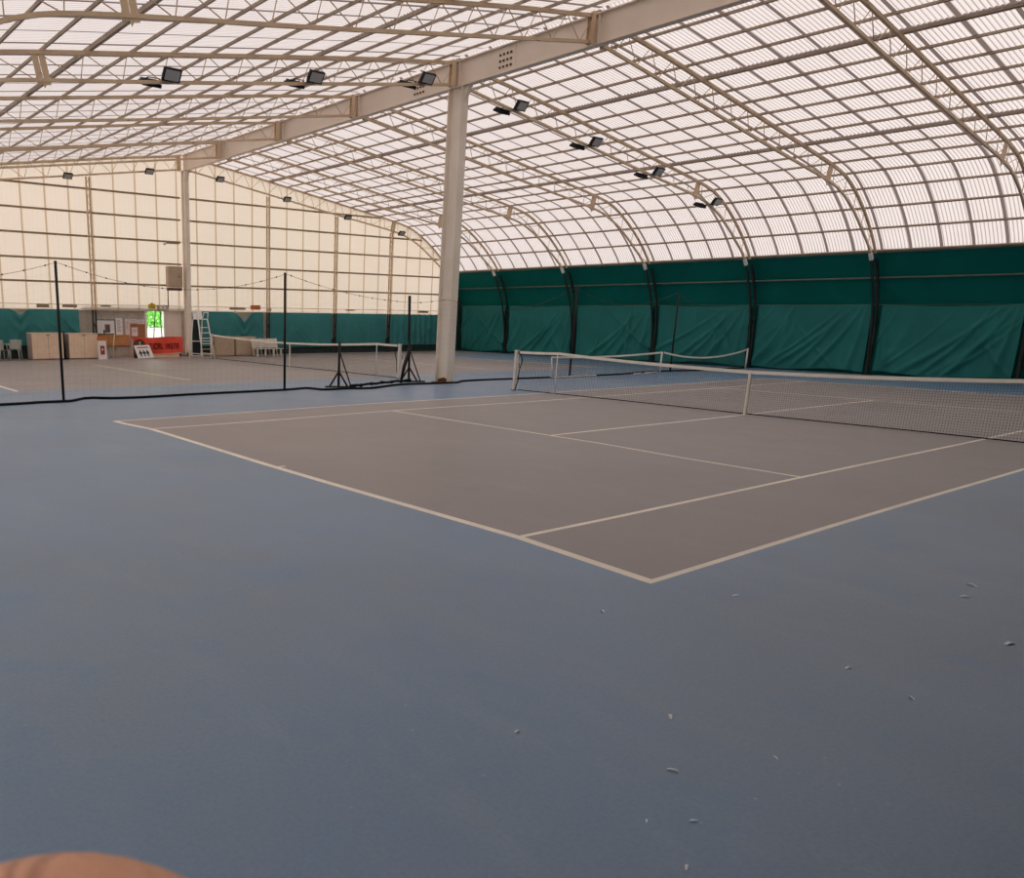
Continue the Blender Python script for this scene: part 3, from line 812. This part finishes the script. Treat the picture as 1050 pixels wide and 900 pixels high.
MB().tube([(16.5, 14.36, .70), (16.46, 14.36, .66), (16.52, 14.36, .35), (16.48, 14.36, .06), (16.62, 14.36, .035)], .028, 8).build('post', M['whiteworn'], b1)
MB().tube([(22.75, 14.36, 0), (22.75, 14.36, .78)], .035, 8).build('post', M['white'], b1)
MB().tube([(16.6, 14.36, .03), (18.9, 14.36, .03)], .028, 8).build('bottom_tube', M['whiteworn'], b1)
MB().tube([(20.9, 14.20, .03), (21.5, 14.32, .03)], .03, 8).build('foot_tube', M['whiteworn'], b1)
MB().tube([(21.8, 14.36, .03), (22.7, 14.40, .03)], .03, 8).build('foot_tube', M['whiteworn'], b1)
b2 = barrier(22.8, 28.8, 14.30, 'low portable net whose white tape sags between two posts before the tarpaulin wall', .76, .80, .26)
MB().tube([(28.82, 14.30, 0), (28.82, 14.30, .84)], .032, 8).build('post', M['white'], b2)

# ------------------------------------------------------------------ floodlights
def floodlight(c, n, label, w=.42, h=.28, mount=None):
    c = Vector(c); n = Vector(n).normalized()
    r = n.cross(Vector((0,0,1))).normalized(); u = r.cross(n).normalized()
    t = thing('hanging_floodlight', label, 'floodlight', tuple(c), 'black floodlights on the trusses')
    hb = MB().obox(c, r*w/2, u*h/2, n*.035)
    for k in range(9): hb.obox(c - n*.06 + r*lerp(-w*.42, w*.42, k/8), r*.006, u*h*.42, n*.028)
    hb.build('housing', M['black'], t)
    gl_ = MB().obox(c + n*.037, r*w*.41, u*h*.39, n*.004).build('lens', M['glass'], t)
    m_ = Vector(mount) if mount else c + Vector((0, .12, .16))
    br = MB().bar(c - r*w*.52, m_ - r*w*.30, .035, .012).bar(c + r*w*.52, m_ + r*w*.30, .035, .012).bar(m_ - r*w*.30, m_ + r*w*.30, .035, .012)
    br.build('bracket', M['black'], t)
    return t
def low_z(x):
    xx = x if x > XB else 2*XB-x
    for a, b_ in zip(INNS, INNS[1:]):
        if a.x <= xx <= b_.x: return lerp(a.y, b_.y, (xx-a.x)/(b_.x-a.x+1e-9))
    return 6
fl = [(3.02, 'over the tan cabinets'), (6.88, 'over the red banner'), (10.55, 'beside the beam on the cabinet side'),
      (14.30, 'first from the column towards the tarpaulin wall'), (17.92, 'second from the column towards the tarpaulin wall'), (21.5, 'third from the column towards the tarpaulin wall'), (25.4, 'lowest, by the truss bend near the tarpaulin wall')]
for x, lb in fl:
    z = low_z(x)
    floodlight((x, YD-.26, z+.10), (0, -.80, -.60), 'black floodlight with grey lens showing, ' + lb, mount=(x, YD-.05, z+.02))
    floodlight((x-.30, YD+.24, z-.02), (0, .42, -.90), 'black floodlight turned down and away, ' + lb, w=.44, h=.30, mount=(x-.30, YD+.02, z+.05))
for x, lb in ((6.50, 'above the tan cabinets'), (10.15, 'above the electrical box'), (13.65, 'above the umpire chair'), (17.35, 'above the white bench'), (21.1, 'third from the tall column'), (24.8, 'nearest the tarpaulin wall')):
    z = low_z(x)
    floodlight((x, YW-.42, z-.03), (0, -.72, -.69), 'black floodlight on the end wall truss, ' + lb, w=.38, h=.26, mount=(x, YW-.2, z+.0))

# ------------------------------------------------------------------ cabinets and clutter along the end wall
def cabinet(x0, x1, y0, y1, h, label, doors, mat_door, mat_side):
    c = thing('cabinet', label, 'cabinet', ((x0+x1)/2, (y0+y1)/2, 0), 'low cabinets along the end wall')
    MB().box((x0, y0, .05), (x1, y1, h)).box((x0+.03, y0+.03, 0), (x1-.03, y1-.03, .05)).build('body', mat_side, c, .006)
    MB().box((x0-.012, y0-.018, h), (x1+.012, y1, h+.022)).build('top', mat_door, c, .004)
    n = len(doors)-1
    for i in range(n):
        a, b_ = lerp(x0, x1, doors[i])+.008, lerp(x0, x1, doors[i+1])-.008
        d = MB().box((a, y0-.02, .06), (b_, y0-.001, h-.012)); 
        d = d.build('door', mat_door, c, .004)
        hx = b_-.05 if i % 2 == 0 else a+.03
        MB().box((hx, y0-.045, h-.09), (hx+.02, y0-.02, h-.03)).build('handle', M['black'], d)
    return c
cabinet(4.32, 5.62, 30.95, 31.65, 1.08, 'two-door tan cabinet with bare mauve side, nearest the plastic chairs', (0,.52,1), M['tan_door'], M['tan_side'])
cabinet(5.86, 7.12, 30.95, 31.65, 1.06, 'two-door tan cabinet beside the white panel stand', (0,.52,1), M['tan_door'], M['tan_side'])
cabinet(12.92, 13.86, 31.0, 31.6, .90, 'brownish single-door cabinet beside the umpire chair', (0,1), M['brown_door'], M['brown_door'])
cabinet(13.94, 15.06, 31.0, 31.6, .88, 'brownish single-door cabinet beside the white bench', (0,1), M['brown_door'], M['brown_door'])
# black upright put in for the dark gap between the tan cabinets
o = MB().tube([(5.74, 31.2, .0), (5.74, 31.2, 1.16)], .035, 8).tube([(5.74, 31.2, 0), (5.74, 31.2, .05)], .12, 12).build('dark_gap_upright', M['black'])
tag(o, 'short black upright filling in the dark gap between the two tan cabinets', 'post')
# plastic chairs
def plastic_chair(x, y, rz, label):
    t = thing('plastic_chair', label, 'chair', (x, y, 0), 'pale plastic chairs by the end wall')
    c, s_ = math.cos(rz), math.sin(rz)
    W = lambda a, b_, z: (x + a*c - b_*s_, y + a*s_ + b_*c, z)
    P = []
    for i in range(9):
        u = i/8-.5; P.append([W(u*.44, (j/8-.5)*.42, .43+.02*math.cos(u*5)-.02*(j/8)) for j in range(9)])
    Q = [[(p[0], p[1], p[2]-.018) for p in r] for r in P]
    MB().grid(P).grid(Q).build('seat', M['plastic'], t)
    P = [[W((i/10-.5)*(.44+.04*j/8), .21+.06*(j/8)-.05*(1-(2*(i/10-.5))**2), .44+.36*j/8+.03*(1-(2*(i/10-.5))**2)*(j/8)) for j in range(9)] for i in range(11)]
    Q = [[W((i/10-.5)*(.44+.04*j/8), .225+.06*(j/8)-.05*(1-(2*(i/10-.5))**2), .44+.36*j/8+.03*(1-(2*(i/10-.5))**2)*(j/8)) for j in range(9)] for i in range(11)]
    MB().grid(P).grid(Q).build('backrest', M['plastic'], t)
    for a, b_ in ((-.2,-.19),(.2,-.19),(-.2,.2),(.2,.2)):
        MB().tube([W(a*1.15, b_*1.15, 0), W(a, b_, .43)], [.022, .028], 6).build('leg', M['plastic'], t)
    for a in (-.24, .24):
        MB().tube([W(a, -.19, .43), W(a*1.06, -.19, .62), W(a*1.06, -.05, .65), W(a*1.03, .22, .66)], .022, 6).build('armrest', M['plastic'], t)
plastic_chair(3.14, 31.05, .3, 'pale plastic armchair by the end wall, cut off by the picture edge')
plastic_chair(3.72, 31.35, -.5, 'pale plastic armchair by the end wall, next to the tan cabinet')
# white stand panel with orange top
t = thing('panel_stand', 'narrow white stand panel with red print and orange top beside the tan cabinet', 'sign', (7.20, 30.62, 0))
MB().prism([(7.01,30.60,0),(7.38,30.60,0),(7.38,30.68,.78),(7.01,30.68,.78)], (0,.03,0)).build('board', M['paper'], t)
MB().prism([(7.0,30.677,.78),(7.39,30.677,.78),(7.39,30.69,.93),(7.0,30.69,.93)], (0,.035,0)).build('top', M['orange'], t)
MB().prism([(7.10,30.615,.20),(7.29,30.615,.20),(7.29,30.649,.57),(7.10,30.649,.57)], (0,.002,0)).build('print', M['redprint'], t)
MB().prism([(7.16,30.632,.37),(7.23,30.632,.37),(7.23,30.638,.45),(7.16,30.638,.45)], (0,-.004,0)).build('emblem', M['paper'], t)
MB().bar((7.2, 30.70, .74), (7.2, 30.87, 0.01), .3, .02).build('back_leg', M['paper'], t)
# wooden plank panel with leaning stick
o = MB().box((7.50, YW+.05, .50), (9.10, YW+.10, .98)).box((7.50, YW+.03, .94), (9.10, YW+.05, .98)).box((7.50, YW+.03, .50), (9.10, YW+.05, .53)).build('wood_board', M['wood'], None, .004)
tag(o, 'orange brown wooden board fixed low on the end wall under the noticeboards', 'board')
o = MB().tube([(7.98, 31.60, 0), (8.36, 32.16, 1.03)], .024, 8, 0).build('stick', M['yellowstick']); tag(o, 'yellow stick leaning against the orange brown wooden board', 'stick')
# notice boards and papers
def notice(name, x0, x1, z0, z1, mat, label, cat, y=YW+.12, frame=None, prints=()):
    t = thing(name, label, cat, ((x0+x1)/2, y, z0))
    MB().box((x0, y-.02, z0), (x1, y, z1)).build('board', mat, t)
    if frame:
        MB().box((x0-.02, y-.03, z1-.005), (x1+.02, y, z1+.025)).box((x0-.02, y-.03, z0-.025), (x1+.02, y, z0+.005)).box((x0-.025, y-.03, z0), (x0, y, z1)).box((x1, y-.03, z0), (x1+.025, y, z1)).build('frame', frame, t)
    for (nm, a, b_, c, d, m_) in prints: MB().box((a, y-.026, c), (b_, y-.02, d)).build(nm, m_, t)
    return t
def lines(x0, x1, z0, z1, n, w=.014): return [('print', x0, x1-.02*(i % 3), lerp(z0, z1, (i+.5)/n)-w/2, lerp(z0, z1, (i+.5)/n)+w/2, M['ink']) for i in range(n)]
notice('notice_board', 7.60, 8.44, 1.03, 1.62, M['paper'], 'white noticeboard with a dark photo pinned on it above the wooden board', 'noticeboard', frame=M['ink'],
       prints=[('photo', 7.98, 8.22, 1.08, 1.44, M['photo_dark']), ('photo', 7.90, 7.97, 1.04, 1.20, M['ink'])])
notice('paper_sheet', 8.50, 8.80, .96, 1.72, M['paper'], 'tall white printed sheet beside the noticeboard with the dark photo', 'sheet', prints=lines(8.56, 8.74, 1.1, 1.65, 9))
notice('paper_sheet', 8.94, 9.17, .84, 1.68, M['paper_pink'], 'tall pinkish sheet on the end wall beside the brown cork board', 'sheet', prints=lines(8.98, 9.12, 1.2, 1.6, 5))
notice('paper_sheet', 9.19, 9.52, 1.49, 1.67, M['paper'], 'small white sheet above the cork board, by the pinkish sheet', 'sheet', prints=lines(9.23, 9.48, 1.52, 1.64, 2))
notice('paper_sheet', 9.55, 9.86, 1.47, 1.66, M['paper'], 'small white sheet above the cork board, by the window', 'sheet', prints=lines(9.59, 9.82, 1.50, 1.63, 2))
notice('cork_board', 9.19, 9.87, .86, 1.44, M['cork'], 'brown cork board pinned with a small paper beside the window', 'noticeboard', frame=M['wood'],
       prints=[('paper', 9.24, 9.53, .92, 1.31, M['paper']), ('print', 9.28, 9.48, 1.17, 1.20, M['ink']), ('print', 9.28, 9.46, 1.09, 1.12, M['ink'])])
# red banner with dark lettering
bn = thing('banner', 'red vinyl banner with dark red lettering spread low in front of the end wall', 'banner', (10.1, 31.3, 0))
P = []
for i in range(41):
    u = i/40; P.append([(lerp(8.88, 11.28, u), 31.28+.02*math.sin(u*23)*(j/8)+.03*math.sin(u*9+j*.5), lerp(.90-.02*math.sin(u*6), lerp(.06, .17, u)+(.0 if u < .35 else .06), j/8)) for j in range(9)])
bm_ = MB().grid(P).grid([[(p[0], p[1]+.008, p[2]) for p in r] for r in P]).build('sheet', M['red'], bn)
MB().box((9.55, 31.36, 0), (11.25, 31.42, .20)).build('plinth', M['tan_door'], bn)
MB().box((11.10, 31.24, .02), (11.2, 31.27, .16)).build('weight', M['rust'], bn)
GL = {'C':[(0,0,.25,1),(0,0,1,.18),(0,.82,1,1)], 'I':[(.35,0,.65,1)], 'A':[(0,0,.25,1),(.75,0,1,1),(0,.82,1,1),(0,.4,1,.55)], 'L':[(0,0,.25,1),(0,0,1,.18)],
      'N':[(0,0,.22,1),(.78,0,1,1),(.22,.6,.5,.9),(.5,.2,.78,.6)], 'S':[(0,0,1,.18),(0,.41,1,.59),(0,.82,1,1),(0,.5,.25,1),(.75,0,1,.5)], 'T':[(.37,0,.63,1),(0,.82,1,1)]}
xx = 9.62
for ch in 'CICAL INSTA':
    w = .115
    if ch == ' ': xx += .08; continue
    if ch == 'I': w = .06
    l = MB()
    for (a, b_, c, d) in GL[ch]: l.box((xx+a*w, 31.225, .37+b_*.26), (xx+c*w, 31.235, .37+d*.26))
    l.build('letter', M['redtext'], bn); xx += w+.035
# white sign with three figures leaning on the banner
sg = thing('floor_sign', 'tilted white sign with three small dark figures leaning on the red banner', 'sign', (9.2, 30.8, 0))
MB().prism([(8.84,30.72,.0),(9.60,30.72,.03),(9.50,30.98,.56),(8.76,30.98,.54)], (0,.025,.012)).build('board', M['paper'], sg)
fr = lambda u, v: Vector((lerp(lerp(8.84,9.60,u), lerp(8.76,9.50,u), v), lerp(30.72, 30.98, v)-.004, lerp(lerp(0,.03,u), lerp(.54,.56,u), v)))
for k in range(3):
    u = .27+k*.22; a = MB()
    a.ball(fr(u, .60), .032, 8)
    a.bar(fr(u, .53), fr(u, .33), .09, .006, up=(0,-1,.5)); a.bar(fr(u-.03, .33), fr(u-.04, .12), .028, .006, up=(0,-1,.5)); a.bar(fr(u+.03, .33), fr(u+.04, .12), .028, .006, up=(0,-1,.5))
    a.bar(fr(u-.07, .50), fr(u-.08, .34), .022, .006, up=(0,-1,.5)); a.bar(fr(u+.07, .50), fr(u+.08, .34), .022, .006, up=(0,-1,.5))
    a.build('figure', M['ink'], sg)
MB().bar(fr(.15, .84), fr(.85, .84), .05, .006, up=(0,-1,.5)).build('print', M['redprint'], sg)
# dark round bin or hood shape behind the sign
dm = MB(); pr = [(9.08+.27*math.cos(PI*i/14), 31.05, .55+.27*math.sin(PI*i/14)) for i in range(15)]
dm.prism(pr, (0, .10, 0)); o = thing('round_plaque', 'dark half-round plaque showing above the white sign on the red banner', 'plaque', (9.08, 31.1, .5))
dm.box((8.81, 31.05, 0), (9.35, 31.15, .55)); dm.build('board', M['rust'], o)
MB().box((9.04, 31.035, .58), (9.12, 31.05, .72)).build('emblem', M['plastic'], o)
# poles at the window, yellow lamp
o = MB().tube([(10.09, 32.0, .86-.86), (10.36, 32.14, 2.06)], .022, 8).build('leaning_pole', M['backing']); tag(o, 'dark pole leaning across the bright window, nearer the cork board', 'pole', 'dark poles leaning at the window')
o = MB().tube([(10.62, 32.0, 0), (10.60, 32.14, 2.06)], .022, 8).build('leaning_pole', M['backing']); tag(o, 'dark pole leaning across the bright window, nearer the offwhite panel', 'pole', 'dark poles leaning at the window')
o = thing('yellow_lamp', 'small yellow lamp on the cream band above the bright window', 'lamp', (10.18, 32.1, 2.14))
MB().box((10.02, 32.02, 2.15), (10.35, 32.18, 2.36)).build('body', M['yellow'], o, .03)
MB().tube([(10.18, 32.1, 2.36), (10.18, 32.1, 2.42)], [.07, .04], 10).build('cap', M['yellow'], o)
o = thing('fuse_tray', 'brown metal tray on the cream band beside the yellow lamp', 'tray', (10.8, 32.1, 2.1))
MB().box((10.45, 32.08, 2.12), (11.02, 32.19, 2.32)).build('tray', M['ebox'], o); MB().box((10.55, 32.06, 2.15), (10.68, 32.08, 2.28)).box((10.75, 32.06, 2.15), (10.86, 32.08, 2.28)).build('fuse', M['paper'], o)
# electrical box on the end column
o = thing('electrical_box', 'beige metal electrical box hung high on the end wall beside the column', 'electrical box', (11.28, 32.0, 3.0))
MB().box((10.93, 31.86, 3.12), (11.66, 32.14, 4.05)).build('cabinet_body', M['ebox'], o, .012)
MB().box((11.04, 31.845, 3.16), (11.63, 31.86, 4.0)).build('door', M['ebox'], o, .005)
MB().box((10.95, 31.9, 2.98), (11.64, 32.12, 3.10)).build('tray', M['rust'], o)
MB().tube([(11.0, 32.1, 3.0), (11.0, 32.1, 2.3)], .025, 8).build('conduit', M['rust'], o)
MB().box((11.45, 31.84, 3.55), (11.49, 31.845, 3.65)).build('lock', M['black'], o)
o = thing('wall_lamp', 'small white lamp on a brown bracket above the electrical box', 'lamp', (10.9, 32.1, 5.0))
MB().box((10.92, 32.06, 5.04), (11.62, 32.16, 5.12)).build('bracket', M['girt'], o)
MB().ball((10.88, 32.04, 5.03), .075, 10).build('bulb', M['white'], o)
# orange mark on the band
o = MB().box((15.45, YW-.09, 2.18), (16.0, YW-.052, 2.40)).build('orange_tag', M['orange']); tag(o, 'small orange plate on the cream band above the sagging teal curtain', 'plate')

# umpire chair
uc = thing('umpire_chair', 'tall white umpire chair with ladder beside the end column', 'umpire chair', (11.6, 30.0, 0))
UX, UY = 11.42, 29.72
def U(a, b_, z): return (UX+a, UY+b_, z)
for a in (-.27, .27):
    MB().tube([U(a, .55, 0), U(a*.85, .28, 1.72)], .026, 8).build('leg', M['white'], uc)
    MB().tube([U(a*1.1, -.75, 0), U(a*.85, -.22, 1.72)], .028, 8).build('rail', M['white'], uc)
    MB().tube([U(a, .44, .75), U(a, -.5, .78)], .018, 8).build('brace', M['white'], uc)
    MB().tube([U(a, .48, .22), U(a, -.68, .22)], .018, 8).build('brace', M['white'], uc)
    MB().tube([U(a*.9, .24, 1.78), U(a*1.05, .20, 2.0), U(a*1.05, -.20, 2.0), U(a*.9, -.22, 1.74)], .02, 8).build('armrest', M['white'], uc)
for k in range(6):
    f = .12+k*.135
    MB().box(U(-.27*lerp(1.1,.85,f), lerp(-.75,-.22,f)-.05, 1.72*f-.015), U(.27*lerp(1.1,.85,f), lerp(-.75,-.22,f)+.06, 1.72*f+.015)).build('rung', M['yellowstick'] if k < 2 else M['white'], uc)
MB().box(U(-.26, -.24, 1.70), U(.26, .26, 1.74)).build('seat', M['white'], uc, .012)
P = [[U((i/8-.5)*.46, .25+.05*(j/6)-.09*(1-(2*(i/8-.5))**2)*-.4, 1.74+.36*j/6-.06*abs(i/8-.5)*(j/6)) for j in range(7)] for i in range(9)]
MB().grid(P).grid([[(p[0], p[1]+.025, p[2]) for p in r] for r in P]).build('backrest', M['white'], uc)
MB().tube([U(-.29, .52, .10), U(.29, .52, .10)], .018, 8).build('stretcher', M['white'], uc)
# white bench
wb = thing('white_bench', 'white slatted bench with backrest standing beside the brownish cabinets', 'bench', (15.4, 30.6, 0))
for k in range(5):
    MB().box((14.66, 30.72+.02*k, .40+.085*k), (16.12, 30.74+.02*k, .475+.085*k)).build('back_slat', M['whiteworn'], wb)
for k in range(4): MB().box((14.66, 30.30+.10*k, .345), (16.38 if k < 2 else 16.12, 30.39+.10*k, .37)).build('seat_slat', M['whiteworn'], wb)
for x in (14.76, 15.20, 15.66, 16.08):
    MB().box((x-.04, 30.32, 0), (x+.04, 30.38, .345)).build('leg', M['whiteworn'], wb)
    MB().bar((x, 30.68, 0), (x, 30.84, .84), .05, .035).build('leg', M['whiteworn'], wb)

# ------------------------------------------------------------------ litter on the floor
SCR = [(-1.897,-1.319,.035),(-2.346,-1.611,.03),(-2.659,-.990,.022),(-1.852,-1.813,.02),(-.481,-1.559,.03),(-.895,-.2,.035),(1.995,-1.405,.05),(1.625,-1.480,.04),(-2.78,-1.764,.016),(-2.62,-1.87,.02),(.207,-.538,.035),(-.62,-1.92,.03),(-2.91,-2.01,.022),(.78,-1.96,.05)]
rnd = random.Random(5)
for (x, y, s_) in SCR:
    mb = MB(); P = []
    a0 = rnd.uniform(0, 6)
    for i in range(6):
        row = []
        for j in range(5):
            u, v = (i/5-.5)*2, (j/4-.5)*1.1*(1-.5*abs(i/5-.5))
            s2 = s_*.8; px, py = u*s2*math.cos(a0)-v*s2*.6*math.sin(a0), u*s2*math.sin(a0)+v*s2*.6*math.cos(a0)
            row.append((x+px, y+py, .002+s_*.22*(1-u*u)*rnd.uniform(.5, 1)+.10*s_*abs(v)))
        P.append(row)
    mb.grid(P)
    o = mb.build('litter_scrap', M['scrap']); tag(o, 'tiny pale crumpled scrap lying on the worn blue floor', 'scrap', 'pale scraps scattered on the blue floor')

# ------------------------------------------------------------------ camera
CAM = Vector((-5.50836, -3.30657, 1.94469))
RR, UU, FF = Vector((.8204705,-.5715542,.0124074)), Vector((.1258356,.2017238,.9713253)), Vector((.557668,.7953825,-.2374303))
cd = bpy.data.cameras.new('camera'); cam = bpy.data.objects.new('camera', cd); COL.objects.link(cam)
mt = Matrix.Identity(4)
for i in range(3): mt[i][0], mt[i][1], mt[i][2], mt[i][3] = RR[i], UU[i], -FF[i], CAM[i]
cam.matrix_world = mt
cd.sensor_width = 36; cd.sensor_fit = 'HORIZONTAL'; cd.lens = 824.62349/1050*36
cd.shift_x = (525-320.506)/1050; cd.shift_y = (524.863-450)/1050
cd.clip_start = .01; cd.clip_end = 300
cd.dof.use_dof = True; cd.dof.focus_distance = 16; cd.dof.aperture_fstop = 52
SC.camera = cam

# ------------------------------------------------------------------ the hand at the lower edge of the picture
def HP(r_, u_, f_): return CAM + RR*r_ + UU*u_ + FF*f_
hv, he, hr = [], [], []
def hvert(p, r_): hv.append(tuple(p)); hr.append(r_); return len(hv)-1
root = hvert(HP(-.070, -.130, .050), .026)
wrist = hvert(HP(-.085, -.190, .020), .026); he.append((root, wrist))
fore = hvert(HP(-.10, -.27, -.03), .032); he.append((wrist, fore))
fo2 = hvert(HP(-.12, -.38, -.09), .038); he.append((fore, fo2))
kn = []
for i, (mc, pip, dip, tip, r_) in enumerate([
    ((-.062,-.056,.050), (-.0215,-.0388,.070), (.0045,-.060,.078), (.006,-.084,.074), .0124),
    ((-.060,-.092,.062), (-.016,-.078,.086), (.008,-.092,.092), (.006,-.110,.086), .0100),
    ((-.062,-.112,.070), (-.022,-.102,.094), (.002,-.116,.098), (.000,-.132,.090), .0095),
    ((-.066,-.132,.072), (-.034,-.126,.092), (-.014,-.138,.094), (-.016,-.150,.086), .0082)]):
    a = hvert(HP(*mc), .0135); he.append((root, a))
    m_ = hvert((HP(*mc)+HP(*pip))/2, r_*1.0); he.append((a, m_))
    b_ = hvert(HP(*pip), r_*1.12); he.append((m_, b_))
    m2_ = hvert((HP(*pip)+HP(*dip))/2, r_*.92); he.append((b_, m2_))
    c = hvert(HP(*dip), r_*.92); he.append((m2_, c))
    d = hvert(HP(*tip), r_*.78); he.append((c, d))
a = hvert(HP(-.082, -.115, .030), .016); he.append((root, a))
b_ = hvert(HP(-.080, -.088, .016), .0125); he.append((a, b_)); c = hvert(HP(-.062, -.070, .006), .0105); he.append((b_, c)); d = hvert(HP(-.048, -.060, .0), .0085); he.append((c, d))
me = bpy.data.meshes.new('hand'); me.from_pydata(hv, he, []); hand = bpy.data.objects.new('hand', me); COL.objects.link(hand)
sk = hand.modifiers.new('skin', 'SKIN'); sk.use_smooth_shade = True
for i, r_ in enumerate(hr):
    s_ = me.skin_vertices[0].data[i]; s_.radius = (r_, r_); s_.use_root = (i == 0)
sb = hand.modifiers.new('sub', 'SUBSURF'); sb.levels = 3; sb.render_levels = 3
m, nt, out = new_mat('warm_skin'); P = coords(nt)
b = N(nt, 'ShaderNodeBsdfPrincipled', Roughness=.5); b.inputs['Subsurface Weight'].default_value = .15; b.inputs['Subsurface Radius'].default_value = (.006,.002,.001); b.inputs['Subsurface Scale'].default_value = 1
c = mixc(nt, ramp(nt, noise(nt, P, 120, 3), .35, .65), (.80,.42,.26,1), (.70,.33,.19,1))
dv = nt.nodes.new('ShaderNodeVectorMath'); dv.operation = 'DOT_PRODUCT'; nt.links.new(P, dv.inputs[0]); dv.inputs[1].default_value = tuple(RR)
kx = math_n(nt, 'SUBTRACT', dv.outputs['Value'], RR.dot(HP(-.0232, 0, 0)))
wob = math_n(nt, 'MULTIPLY', math_n(nt, 'SUBTRACT', noise(nt, P, 180, 3), .5), .004)
kx = math_n(nt, 'ADD', kx, wob)
for off, wd in ((0, .0007), (-.0022, .0005), (-.0048, .0005)):
    cr = math_n(nt, 'SUBTRACT', 1, ramp(nt, math_n(nt, 'ABSOLUTE', math_n(nt, 'SUBTRACT', kx, off)), 0, wd*1.6))
    c = mixc(nt, math_n(nt, 'MULTIPLY', cr, .55), c, (.26,.09,.045,1))
nt.links.new(c, b.inputs['Base Color'])
bp = N(nt, 'ShaderNodeBump', Strength=.4, Distance=.001); nt.links.new(noise(nt, P, 420, 3), bp.inputs['Height']); nt.links.new(bp.outputs[0], b.inputs['Normal'])
nt.links.new(b.outputs[0], out.inputs[0]); me.materials.append(m)
tag(hand, 'bare hand with bent finger, its knuckle showing at the corner over the blue floor', 'hand')

# ------------------------------------------------------------------ daylight
w = bpy.data.worlds.new('overcast_sky'); SC.world = w; w.use_nodes = True
bg = w.node_tree.nodes['Background']; bg.inputs[0].default_value = (1.0, .985, .97, 1); bg.inputs[1].default_value = 3.6
sl = bpy.data.lights.new('sun', 'SUN'); sl.energy = 1.8; sl.angle = math.radians(50); so = bpy.data.objects.new('sun', sl); COL.objects.link(so)
so.rotation_euler = (math.radians(-22), math.radians(14), 0)

SC.view_settings.view_transform = 'Standard'; SC.view_settings.look = 'None'
SC.view_settings.exposure = 0; SC.view_settings.gamma = 1; SC.view_settings.use_curve_mapping = False
SC.cycles.max_bounces = 8; SC.cycles.diffuse_bounces = 4; SC.cycles.transmission_bounces = 6; SC.cycles.transparent_max_bounces = 8
SC.cycles.use_denoising = True
